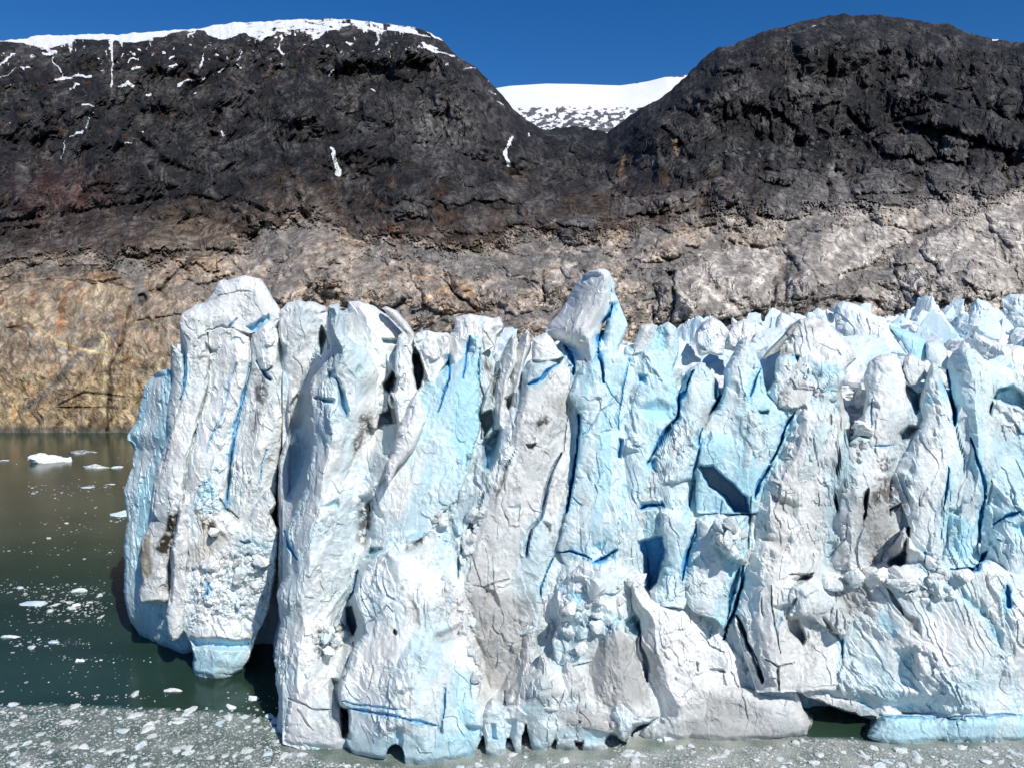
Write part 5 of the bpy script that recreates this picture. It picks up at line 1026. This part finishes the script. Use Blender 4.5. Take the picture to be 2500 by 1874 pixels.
    lineC('G 400,590 440,300 500,260', 10, (.30, .13, .05), .5); lineC('G 700,600 710,900 690,1100', 10, (.58, .50, .30), .6); lineC('G 670,290 670,400', 12, (.58, .50, .34), .6)
    lineC('N 1380,730 1420,800 1450,900', 16, (.22, .22, .22), .6); lineC('N 490,680 470,760', 8, (.25, .16, .09), .7); lineC('N 490,765 420,810', 4, (.25, .22, .18), .8); lineC('M 1900,1000 1930,1030', 4, (.3, .25, .2), .3)
    lineC('N 700,600 720,670', 6, (.33, .25, .18), .8); lineC('C 0,340 200,370 420,380 600,330 800,300 960,310', 20, (.17, .16, .15), .85); lineC('C 1060,60 1180,60 1120,160 1000,180', 16, (.17, .16, .15), .7)
    lineC('M 1170,1200 1230,1080 1310,960', 12, (.19, .175, .16), .8)
    for m, C_, k_ in paint: c[m] = mixc(c[m], np.array(C_), k_ * (1 - .0 * k_))
    rust = sstep(.15, .45, fbm(skew * np.array([6, 3.2, 1.5], f32), 4, 77)) * sstep(-40, 20, Vf - PL); c = mixc(c, np.array([.24, .125, .06]), rust * .55 * (1 - .75 * sstep(1300, 1900, Uf)) * (1 - grav))
    wht = sstep(.2, .5, ridged(skew * np.array([7, 2.4, 1.5], f32), 4, 78, .65)); c = c * (1 + .4 * wht * sstep(-60, 20, Vf - PL))[:, None]
    ink = sstep(.50, .68, ridged(skew * np.array([4.5, 1.6, 1.2], f32), 5, 81, .6)); ink2 = sstep(.5, .7, ridged((skew + .2 * wob[:, None] / 60) * np.array([2.0, 3.2, 1.2], f32), 5, 85, .62))
    c = mixc(c, np.array([.035, .027, .022]), np.maximum(ink * .6, ink2 * .45) * (pale * .8) * (1 - .7 * grav))
    pale_streak = sstep(.35, .6, ridged(skew * np.array([9, 2.6, 1.5], f32), 4, 88, .7)) * sstep(-.2, .3, fbm(q * 1.5, 3, 89)); c = mixc(c, np.array([.15, .145, .145]), pale_streak * .55 * (1 - pale))  # random pale streaks in the dark rock
    c = mixc(c, np.array([.50, .47, .43]), sstep(.3, .6, ridged(skew * np.array([10, 4, 1.5], f32), 4, 93, .65)) * .5 * pale * (1 - cliffL))
    # snow
    snow = np.zeros(len(Uf)) - .3
    capl = P('M -400,250 0,195 100,200 190,228 230,222 330,190 420,190 480,182 520,198 600,192 700,178 800,148 880,146 900,165 960,185 1060,160 1130,195 1200,152 1300,142 1370,188 1420,150 1500,135 1600,150 1700,150 1800,165 1880,180 1920,195 1980,230 2050,250 N 0,300')
    CL = np.interp(Uf, capl[:, 0], capl[:, 1]) - 7; k = sstep(-5, 5, CL - Vf + wob * .10) * (Uf < 1110)
    broken = sstep(540, 760, Uf) * .48 + .22
    snow = np.maximum(snow, k * (1.0 - broken * sstep(-.25, .35, fbm(np.stack([Uf / 30, Vf / 9, Uf * 0], 1), 4, 91)) * 1.1))
    fing = CL - 8 + 60 * np.clip(fbm(np.stack([Uf / 13, Vf / 70, Uf * 0], 1), 4, 95), -.2, 1); snow = np.maximum(snow, .66 * (Vf < fing) * (Uf < 1110) + .25 * fbm(np.stack([Uf / 7, Vf / 10, Uf * 0], 1), 3, 97))
    sj = crags(np.stack([Uf / 26, Vf / 26, Uf * 0], 1).astype(f32), 3, 2, .6); sj2 = crags(np.stack([Uf / 26, Vf / 26, Uf * 0 + 9], 1).astype(f32), 3, 4, .6)
    rs = np.random.RandomState(8)
    def sn(txt, w, val=.75, taper=1.0):
        pl_ = P(txt); m = (Uf > pl_[:, 0].min() - 30) & (Uf < pl_[:, 0].max() + 30) & (Vf > pl_[:, 1].min() - 30) & (Vf < pl_[:, 1].max() + 30)
        ds, par = seg_dist(Uf[m] + sj[m] * 7, Vf[m] + sj2[m] * 5, pl_); ww = w * (1 + (taper - 1) * par)
        snow[m] = np.maximum(snow[m], val * (1 - sstep(ww * .7, ww + 2.5, ds)) - .3 * sstep(ww, ww + 4, ds))
    for a in [('M 205,185 215,232', 5), ('M 190,232 240,228', 4), ('M 225,240 250,290 272,332', 2.2), ('M 245,345 300,338 385,323', 3.5), ('M 482,150 490,220 488,300', 4.0), ('M 488,300 487,378', 4.5), ('M 0,275 60,228', 3), ('M 555,272 590,256', 2.5),
              ('M 568,302 600,298', 3), ('M 520,378 555,360 582,370', 3.5), ('M 735,295 765,280', 2.5), ('M 765,373 810,355 845,352', 3), ('M 850,348 888,335 870,360', 3), ('M 943,309 968,300', 2.5), ('M 858,290 878,240', 2.2), ('M 303,380 345,371', 2.5),
              ('M 360,458 390,450 408,460', 3.2), ('M 308,588 356,566', 3), ('M 632,416 658,408', 3), ('M 1042,222 1035,262', 1.6), ('M 1212,150 1215,238', 3), ('M 1432,308 1433,332', 2.2), ('M 1450,460 1451,468', 3), ('M 1810,205 1880,218 1960,243', 3.5), ('M 1840,200 1888,203', 3),
              ('M 2010,298 2055,300', 2), ('M 2120,388 2140,410', 1.8), ('M 2150,440 2165,452', 2), ('M 2108,345 2114,350', 2), ('N 1292,119 1310,113', 2.2), ('N 2078,175 2130,174', 3), ('N 65,578 70,590', 2.2), ('M 0,340 60,298', 1.5), ('M 20,372 54,370', 1.6),
              ('M 80,296 130,292', 1.5), ('M 545,618 575,616', 1.8), ('M 610,578 622,576', 1.5), ('M 960,566 970,585', 2.2), ('M 1225,283 1226,288', 2.5), ('M 1500,187 1520,190', 3), ('M 925,232 938,235', 2.5), ('M 1795,230 1810,232', 2), ('M 405,490 370,555', 1.0), ('M 298,600 262,690', 1.0), ('M 1635,140 1632,195', 2.5), ('M 848,408 858,405', 2), ('M 1605,390 1625,400', 1.8),
              ('M 1035,292 1040,294', 2.6), ('M 430,310 440,302', 1.6), ('M 52,530 54,533', 2.4), ('N 1460,190 1462,191', 1)]: sn(*a)
    for k in range(90):
        x_, y_ = rs.uniform(0, 1960), rs.gamma(1.6, 34); b_ = 195 - 45 * math.exp(-((x_ - 1350) / 420) ** 2) + (45 if x_ > 1850 else 0); l_ = rs.uniform(4, 22); sn('M %d,%d %d,%d' % (x_, b_ + y_, x_ + l_ * rs.uniform(-.3, 1), b_ + y_ + l_ * rs.uniform(-.5, .7)), rs.uniform(.8, 2.2), .72)
    sn('M 1440,640 1448,690 1456,742', 2.2, .8, 5.0); sn('T 1104,294 1092,330 1102,356', 4.5, .8, 1.2); sn('M 1452,345 1458,460 1441,640', 1.0, .42)
    sn('N -60,620 100,660', 8, .28)
    tone = np.exp(.34 * np.clip(crags(dg * np.array([6, 14, 3], f32), 3, 1, .7), -1.5, 1.5) * pale * (1 - .7 * cliffL) * (1 - .6 * grav) + .42 * np.clip(crags(skew * np.array([9, 3, 3], f32), 4, 4, .7), -1.5, 1.5) * (1 - pale) * .9 + .30 * fbm(q * 2.2, 3, 99)); c = c * tone[:, None]; c = c * (np.array([.64, .62, .59])[None] * (1 - pale[:, None]) * (1 + .45 * mid[:, None]) + .82 * pale[:, None])
    c = mixc(c, np.array([.125, .115, .105]), grav * .55 * pale)
    c = np.clip(c, .008, .9); snow_c = snow - .12
    # split into the two mountains and the pale slope at their feet
    fc = grid_faces(nv, nu)
    cu, cvv = Uf[fc].mean(1), Vf[fc].mean(1); cPL = PL[fc].mean(1)
    grp = np.where(cvv > cPL + 12 * perlin(np.stack([cu / 40, cvv * 0, cvv * 0], 1), 2), 2, np.where(cu < 1395, 0, 1))
    # a back slope so that the skyline has thickness
    back = Wn.reshape(nv, nu, 3)[-1].copy(); bk = []
    for s_, dz in ((1.05, -25), (1.15, -120), (1.4, -420)):
        b_ = back.copy(); b_[:, :2] *= s_; b_[:, 2] = np.maximum(back[:, 2] + (s_ - 1) * (back[:, 2] - CAM_H) * .0 + dz, -5); bk.append(b_)
    Vall = np.vstack([Wn] + bk); nb_ = len(Wn)
    idx_last = np.concatenate([np.arange((nv - 1) * nu, nv * nu)] + [nb_ + k * nu + np.arange(nu) for k in range(3)]).reshape(4, nu)
    bf = []
    for k in range(3):
        a = idx_last[k][:-1]; b = idx_last[k][1:]; a2 = idx_last[k + 1][:-1]; b2 = idx_last[k + 1][1:]; bf.append(np.stack([a, a2, b2, b], 1))
    bf = np.vstack(bf); bg_ = np.where(np.tile(us[:-1], 3) < 1395, 0, 1)
    fc = np.vstack([fc, bf]); grp = np.concatenate([grp, bg_])
    call = np.vstack([c, np.tile(c[-nu:], (3, 1))]); sall = np.concatenate([snow_c, np.tile(snow_c[-nu:], 3)])
    for g, nm in ((0, 'mountain'), (1, 'mountain'), (2, 'rock_slope')):
        F_ = fc[grp == g]; used, inv = np.unique(F_, return_inverse=True)
        o = make_mesh(nm, Vall[used], inv.reshape(F_.shape)[:, ::-1], M_SLOPE if g == 2 else M_ROCK, smooth=False, attrs={'Col': call[used], 'snow': sall[used]})
        tag(o, ['dark rock mountain with a snow-covered top on the left', 'dark domed rock mountain on the right', 'pale scoured rock slope along the water at the foot of the mountains'][g], kind='structure')
mountains()
def boulders():
    sp = [('I 1760,540 1680,590 1610,680 1600,780 1640,770 1700,650', 60, 'the rubble gully above the left half of the ice', 1.5), ('J 420,640 500,560 900,610 1150,650 1300,610 1640,570 1640,610 1400,630 1200,690 1000,720 860,750', 60, 'the broad grey talus bench', 1.0),
          ('K 830,440 1000,360 1120,385 1040,420 940,450 760,560', 40, 'the narrow grey talus ramp on the right slope', 1.1), ('K 900,850 1100,760 1290,690 1380,740 1080,900 760,960', 34, 'the grey talus just above the right ice crest', .9), ('O 900,560 1100,480 1300,560 1250,620 1000,740 400,740 300,690 520,650 900,640', 90, 'the dark boulder field under the right cliff', 4.2)]
    r = np.random.RandomState(12); meshes = []
    for i in range(6):
        V, fq = block(i + 90, 8, 11, 10, .8, .08, .3); ob = make_mesh('boulder', V, fq, M_SLOPE if i < 3 else M_ROCK, attrs={'Col': np.full((len(V), 3), [.24, .22, .20] if i < 3 else [.075, .075, .075]) * np.array([[.7], [1.0], [1.3]][i % 3]), 'snow': np.full(len(V), -1.0)}); meshes.append(ob)
    used = set()
    for tx, n, nm, s0 in sp:
        pl_ = P(tx); k = 0
        while k < n:
            u = r.uniform(pl_[:, 0].min(), pl_[:, 0].max()); v = r.uniform(pl_[:, 1].min(), pl_[:, 1].max())
            if poly_sd(np.array([u]), np.array([v]), pl_)[0] < 0: continue
            i = int(r.randint(3)) + (3 if s0 > 2 else 0); Yb = DEPTH(u, v); s_ = min(s0 * (.35 + r.pareto(2.6) * .6), s0 * 2.2)
            o = meshes[i] if i not in used else meshes[i].copy()
            if i in used: COL.objects.link(o)
            used.add(i); o.location = at(u, v, Yb - s_ * .2); o.scale = (s_ * r.uniform(.8, 1.4), s_, s_ * r.uniform(.6, 1.1)); o.rotation_euler = (r.uniform(-.4, .4), r.uniform(-.4, .4), r.uniform(0, 6.28))
            tag(o, 'rock boulder lying on ' + nm, 'boulder', 'boulders on ' + nm); k += 1
boulders()
def snowfield():
    us = np.linspace(1150, 1750, 320); S = P('T 1040,200 1075,190 1100,186 1180,181 1250,182 1300,184 1340,185 1362,182 1400,176 1440,166 1480,163 1560,150'); S0 = np.interp(us, S[:, 0], S[:, 1])
    tv = np.linspace(0, 1, 110)[:, None]; V = 345 - (345 - S0)[None, :] * tv; U = np.tile(us, (110, 1)); Y = 4200 + 1800 * tv ** 1.3 + 0 * U
    W = at(U, V, Y); w = W.reshape(-1, 3).astype(f32)
    rel = fbm(w / np.array([600, 900, 200]), 5, 7) * 90 + fbm(w / np.array([120, 300, 50]), 4, 8) * 22
    Yn = Y.ravel() + rel; Wn = at(U.ravel(), V.ravel(), Yn)
    t = np.tile(tv, (1, 320)).ravel(); nz = fbm(np.stack([U.ravel() / 16, V.ravel() / 8 + U.ravel() / 40, 0 * t], 1), 5, 12, .65)
    right = sstep(1480, 1640, U.ravel()) * .25
    low = (1 - sstep(.40, .72, t + right * 0 - .15 * fbm(w / np.array([700, 900, 300]), 3, 14))); snow = .75 - .9 * low * sstep(-.15, .25, nz) - .9 * (1 - sstep(0.02, .12, t))
    for tx in ('N 510,358 545,356', 'N 660,328 740,330'):
        ds, _ = seg_dist(U.ravel(), V.ravel(), P(tx)); snow = np.minimum(snow, np.where(ds < 2.2, -.4 * (nz > -.05) + .2, 1))
    c = np.tile(np.array([.10, .10, .11]), (len(w), 1))
    back = Wn.reshape(110, 320, 3)[-1].copy(); back[:, 1] *= 1.3; back[:, 2] -= 500; Wn = np.vstack([Wn, back]); c = np.vstack([c, c[:320]]); snow = np.concatenate([snow, snow[-320:]])
    o = make_mesh('snowfield', Wn, grid_faces(111, 320)[:, ::-1], M_ROCK, attrs={'Col': c, 'snow': snow}); tag(o, kind='structure')
snowfield()
# ------------------------------------------------------------------ water, slush and floating ice
def sheet(name, xs, ys, z, mat, attrs=None):
    X, Yy = np.meshgrid(xs, ys); V = np.stack([X, Yy, np.full_like(X, z)], -1).reshape(-1, 3); return make_mesh(name, V, grid_faces(len(ys), len(xs)), mat, attrs=attrs)
tag(sheet('water', np.array([-9000., -500, 500, 9000]), np.array([-300., 60, 600, 12000]), 0.0, M_WATER), kind='structure')
CAVE = Yw(1803)
def brash_edge(x):                # far limit of the packed brash ice
    u = 1250 + x / 118.0 * FPX; return np.interp(u, [-400, 0, 450, 660, 900, 1930, 1965, 2120, 2150], [122, 121.5, 119.5, 117.5, 117, 117, CAVE, CAVE - .6, 117])
xs = np.linspace(-110, 110, 300); ys = np.linspace(60, 126, 90); X, Yy = np.meshgrid(xs, ys)
edge = brash_edge(X) + 1.2 * perlin(np.stack([X.ravel() / 6, Yy.ravel() / 6, 0 * X.ravel()], 1), 3).reshape(X.shape)
cover = .02 * sstep(-2, 3, edge - Yy) - .5 * (1 - sstep(-1.5, .5, edge - Yy)) + .10 * sstep(-30, 0, X)
V = np.stack([X, Yy, np.full_like(X, .012)], -1).reshape(-1, 3); fc = grid_faces(90, 300); keep = (edge - Yy).ravel()[fc].min(1) > -1.0
tag(make_mesh('slush', V, fc[keep], M_SLUSH, attrs={'cover': cover.ravel()}), kind='stuff')
def chunk(i, nlat=7, nlon=10, flat=.45, amp=.45, peak=0):
    if nlat > 8: V, fq = block(i + 50, nlat, nlon, 9, 1.0, .1 * amp, .3); V[:, 2] += (peak * np.clip(perlin(V * 1.4 + i, 2), 0, 1) * (V[:, 2] > 0)); V[:, 2] *= flat; return V, fq
    V, fq = block(i + 50, nlat, nlon, 9, 1.0, .1, .3); V[:, 2] *= flat; return V, fq
    la = np.linspace(0.02, math.pi - .02, nlat)[:, None]; lo = np.linspace(0, 2 * math.pi, nlon, endpoint=False)[None, :]
    V = np.stack([np.sin(la) * np.cos(lo), np.sin(la) * np.sin(lo), np.cos(la) + 0 * lo], -1).reshape(-1, 3)
    h = fbm(V * 1.1 + i * 7.3, 3, 5) + .6 * facets(V * 1.4 + i * 3.1, 3)[0]
    V = V * (1 + amp * h)[:, None]
    if peak: V[:, 2] += peak * np.clip(perlin(V * 1.6 + i, 2), 0, 1) * (V[:, 2] > 0)
    V[:, 2] *= flat; return V, grid_faces(nlat, nlon, True)[:, ::-1]
def chunk_col(V, i, blue=.2, grey=0.): return ice_colour((V * 3 + i * 5).astype(f32), {k: np.zeros(len(V)) for k in ('blue', 'grey', 'deep', 'tan', 'dirt')}, blue, grey, i)
bprot = []
for i in range(12):
    V, fq = chunk(i, 9, 12); bprot.append((V, fq, chunk_col(V, i, [.2, .5, .1, .35][i % 4], [.1, 0, .25, .05][i % 4]) * .92))
def front_Y(u):                   # nearest ice at the waterline
    return None
ZBm = ZB.copy()
def free(x, y, z=0.3):
    d = np.array([x, y, z - CAM_H]); f = d[1] * CP - d[2] * SP; up = d[1] * SP + d[2] * CP
    u = 1250 + FPX * d[0] / f; v = 937 - FPX * up / f
    i, j = int(v / 4), int(u / 4) + 50
    if i < 0 or j < 0 or i >= ZB.shape[0] or j >= ZB.shape[1]: return v < 2000 and -150 < u < 2650, u, v
    return ZB[max(0, i - 1):i + 2, j].min() > 1e8, u, v
r = np.random.RandomState(21)
pieces = []
for _ in range(36000):
    x = r.uniform(-95, 80) if _ < 22000 else r.uniform(-35, 80); y = r.uniform(97, 123)
    ed = brash_edge(np.array([x]))[0] + 1.5 * r.randn() * .4
    if y > ed: continue
    s = .08 * (1 + r.pareto(2.4)); s = min(s, .62)
    if x > -18: s *= .85
    ok, u, v = free(x, y)
    if ok and -80 < u < 2600 and v < 1960: pieces.append((x, y, s))
# scattered bits over the open water: (photo row band, column band, count)
bands = [('T 0,1255 230,1290', 260, .16), ('T 60,1285 230,1330', 300, .2), ('T 0,1330 260,1350', 60, .14), ('T 20,1375 200,1400', 120, .15), ('T 120,1415 330,1430', 50, .14), ('T 150,1495 380,1510', 70, .15), ('T 260,1525 600,1560', 80, .2),
         ('T 0,960 280,1000', 30, .35), ('T 60,1035 270,1080', 130, .25), ('T 90,1095 275,1160', 60, .22), ('T 0,1240 290,1570', 170, .13), ('T 0,1080 270,1250', 50, .2), ('T 0,1180 280,1200', 40, .18), ('T 480,1480 600,1560', 40, .15)]
for tx, n, s0 in bands:
    (a, b), (c_, d) = P(tx)
    for k in range(int(n * .6)):
        t = r.normal(.5, .28); u = r.uniform(a, c_) ; v = b + t * (d - b) + (u - a) / (c_ - a) * 4
        Yb = Yw(v); p = at(u, v, Yb); s = min(s0 * (.45 + r.pareto(3.0)), .7); ok, _, _ = free(p[0], p[1])
        if ok: pieces.append((p[0], p[1], s))
pieces.sort(key=lambda q: -q[2] / q[1])
bm_meshes = []
for i, (V, fq, col) in enumerate(bprot):
    o = make_mesh('brash_ice', V, fq, M_ICE, attrs={'Col': col}); bm_meshes.append(o)
for k, (x, y, s) in enumerate(pieces[:300]):
    o = bm_meshes[k] if k < 12 else bm_meshes[k % 12].copy()
    if k >= 12: COL.objects.link(o)
    o.location = (x, y, .02 + s * .05); o.scale = (s * r.uniform(.9, 1.5), s * r.uniform(.7, 1.1), s * r.uniform(.6, 1.1)); o.rotation_euler = (0, 0, r.uniform(0, 6.28))
    near = y < 123
    tag(o, 'small rounded piece of white brash ice in the packed slush along the near water' if near else 'small white piece of ice drifting on the open green water left of the glacier', 'brash ice', 'pieces of brash ice in the near slush' if near else 'ice pieces drifting on the open water')
VV, FF, CC = [], [], []; off = 0
small = [chunk(i + 40, 4, 6) for i in range(10)]; smc = [chunk_col(V, i, [.2, .45, .1][i % 3], [.15, .0, .3][i % 3]) * [.95, .62, .45, .55, .7][i % 5] for i, (V, _) in enumerate(small)]
for k, (x, y, s) in enumerate(pieces[300:]):
    V, fq = small[k % 10]; a = r.uniform(0, 6.28); ca, sa = math.cos(a), math.sin(a); W = V * s * np.array([1.15, .85, .8]) * 1.05
    VV.append(np.stack([W[:, 0] * ca - W[:, 1] * sa + x, W[:, 0] * sa + W[:, 1] * ca + y, W[:, 2] + .02], 1)); FF.append(fq + off); CC.append(smc[k % 10]); off += len(V)
tag(make_mesh('brash_ice_field', np.vstack(VV), np.vstack(FF), M_ICE, attrs={'Col': np.vstack(CC)}), kind='stuff')
# named floes
def floe(label, tx, w, h, seed, blue=.3, grey=.0, peak=.8, dirt=0, cat='ice floe', flat=None, name='ice_floe'):
    (u, v), = P(tx); Yb = Yw(v); p = at(u, v, Yb); V, fq = chunk(seed, 22, 34, 1.0, .4, peak)
    V[:, 0] *= w / 2; V[:, 1] *= w / 2 * .6; V[:, 2] *= h / 1.4; q = V * 2.0
    V = V + np.stack([fbm(q, 3, 3), fbm(q, 3, 4), fbm(q, 3, 5)], 1) * .12 * h
    ft = {k: np.zeros(len(V)) for k in ('blue', 'grey', 'deep', 'tan', 'dirt')}; ft['dirt'] = dirt * sstep(-.15, .2, fbm(V * 1.2, 3, seed))
    o = make_mesh(name, V, fq, M_ICE, attrs={'Col': ice_colour(V.astype(f32), ft, blue, grey, seed)}); o.location = (p[0], p[1], -.1 * h)
    tag(o, label, cat)
floe('small pale iceberg with a knob at its left end on the green water', 'D 208,240', 13.5, 2.6, 3, blue=.35, peak=1.3, cat='iceberg', name='iceberg')
floe('dark dirt-covered ice floe nearest the far rock wall', 'D 408,198', 9.8, 1.0, 4, grey=.6, dirt=1.0, peak=.1)
floe('white floe with black dirt around its rim beside the glacier', 'D 435,266', 9.2, 1.8, 5, blue=.2, dirt=.45, peak=.3)
floe('thin pale floe just right of the dirt-rimmed floe', 'D 540,268', 4.8, .6, 6, blue=.6, peak=.1)
floe('flat pale blue floe touching the left side of the glacier', 'D 560,484', 8.5, 1.3, 7, blue=.8, peak=.2)
floe('small white floe at the left edge of the picture', 'D 24,236', 3.6, .6, 8, peak=.2)
floe('tiny white floe close to the small iceberg', 'D 314,240', 2.2, .7, 9, peak=.2)
floe('low bluish floe at the end of the dark water band', 'D 400,360', 4.6, .25, 10, blue=.7, peak=.1)
floe('low bluish floe closer to the glacier in the dark water band', 'D 515,345', 4.2, .3, 11, blue=.7, peak=.1)
floe('white floe on the lower left water near the drifting bits', 'D 62,1050', 2.6, .45, 12, peak=.2)
floe('white lump of ice in the drifting band on the left', 'D 165,897', 4.0, .5, 13, blue=.5, peak=.2)
floe('rounded white ice lump in the middle of the drifting band', 'D 345,906', 1.9, .9, 14, peak=.2)
floe('white ice lump at the top of the drifting band', 'D 375,840', 2.6, .7, 15, peak=.3)
floe('white lump below the hanging foot of ice', 'D 802,1300', 1.9, .6, 16, peak=.2)
floe('white lump beside the mouth of the black cave', 'D 1175,1342', 1.5, .6, 17, peak=.3)
floe('grey-white lump left of the one beside the black cave', 'D 1080,1378', 1.7, .5, 18, peak=.1)
floe('white lump alone on the dark water below the band', 'D 367,1162', 1.5, .7, 19, peak=.3)
# ------------------------------------------------------------------ fallen blocks lying on the ice
def lump(u, v, s, i, label, blue=.2, grey=0.05):
    jy, jx = int(v / 4), int(u / 4) + 50; Y = ZB[max(0, jy - 1):jy + 2, max(0, jx - 1):jx + 2].min()
    if Y > 1e8: return
    p = at(u, v, Y - s * .15); V, fq = chunk(i, 14, 20, .8, .5); q = V * 2.2; V = V + np.stack([fbm(q, 3, 3), fbm(q, 3, 4), fbm(q, 3, 5)], 1) * .2
    o = make_mesh('ice_chunk', V * s, fq, M_ICE, attrs={'Col': chunk_col(V, i, blue, grey)}); o.location = p; o.rotation_euler = (r.uniform(-.5, .5), r.uniform(-.5, .5), r.uniform(0, 6)); tag(o, label, 'ice chunk', None)
    return o
for i, (tx, s, lab) in enumerate([('H 820,515', 1.35, 'round ice boulder on the ledge, left of the clear blue-green one'), ('H 960,515', 1.4, 'round ice boulder in the middle of the ledge row'), ('H 1095,520', 1.2, 'long white boulder at the right end of the ledge row'),
        ('H 1210,545', 1.0, 'small white boulder beside the dark hollow'), ('F 720,700', 1.0, 'lone white lump on the jumbled blue-green ice'), ('F 780,940', .8, 'white lump beside the tall triangular plate'), ('F 1125,530', .9, 'white lump perched on the curled ridge'),
        ('F 460,830', .9, 'white lump stuck on the smooth grey ice face'), ('E 620,130 '.strip(), .01, 'x'), ('E 1600,140', 1.3, 'rounded blue-white boulder in the rubble gully'), ('B 630,1240', 1.6, 'greenish ice boulder caught in the centre crevice'),
        ('B 640,1430', 1.4, 'white ice boulder below the centre crevice'), ('C 1110,1090', 1.2, 'white ice boulder in the blue niche of the right wall'), ('C 1400,1130', 1.2, 'shaded boulder in the dark crevice of the right wall'),
        ('H 1590,500', .9, 'pale boulder in the gap under the right fin'), ('E 780,880', 1.0, 'tan-stained lump among the rubble patch'), ('E 740,960', .9, 'lower lump among the tan-stained rubble patch'), ('D 985,560', .8, 'dirty lump in the dark gravel hollow'), ('A 870,1000', .01, 'x'), ('A 1210,830', .01, 'x')]):
    if s > .1:
        (u, v), = P(tx); lump(u, v, s, i + 70, lab, [.15, .4, .1][i % 3])
for nm, tx, n, s0 in [('rubble of the gully left of the dirty column', 'E 1400,120 1680,120 1560,420 1450,560 1380,420', 55, .45), ('rubble below the central blue wall', 'F 640,600 1080,560 1100,840 860,840 640,860', 45, .5), ('rubble on the left hanging mass', 'D 870,740 1240,620 1240,900 900,1020', 40, .45),
                      ('rubble along the grey face edge', 'E 1540,640 1600,700 1680,1100 1620,1120 1520,800', 30, .4), ('rubble of the right gully', 'C 1030,1060 1160,1080 1130,1330 1030,1330', 22, .45), ('rubble spilling over the sloping ice mass', 'H 760,470 1200,480 1400,640 1540,640 1500,420 1400,360 1380,600 1200,560', 45, .45),
                      ('rubble on the snowy ledge', 'F 1580,180 1760,220 1770,420 1600,320', 28, .45), ('rubble on the stained patch', 'E 680,830 880,780 860,880 700,1000', 24, .35)]:
    pl_ = P(tx); c0 = 0; tries = 0
    while c0 < n and tries < 2000:
        tries += 1; u = r.uniform(pl_[:, 0].min(), pl_[:, 0].max()); v = r.uniform(pl_[:, 1].min(), pl_[:, 1].max())
        if poly_sd(np.array([u]), np.array([v]), pl_)[0] < 0: continue
        jy, jx = int(v / 4), int(u / 4) + 50; Y = ZB[jy, jx]
        if Y > 1e8: continue
        s = s0 * (.5 + r.pareto(3)); s = min(s, 1.3); o = bm_meshes[c0 % 12].copy(); COL.objects.link(o); o.name = 'ice_chunk'; o.location = at(u, v, Y + .05 * s); o.scale = (s, s, s * 2); o.rotation_euler = (r.uniform(0, 6), r.uniform(0, 6), r.uniform(0, 6))
        tag(o, 'small white ice chunk in the ' + nm, 'ice chunk', nm); c0 += 1
print('script seconds', round(time.time() - T0, 1), 'objects', len(bpy.data.objects), 'tris', sum(len(m.loops) - 2 * len(m.polygons) for m in bpy.data.meshes))
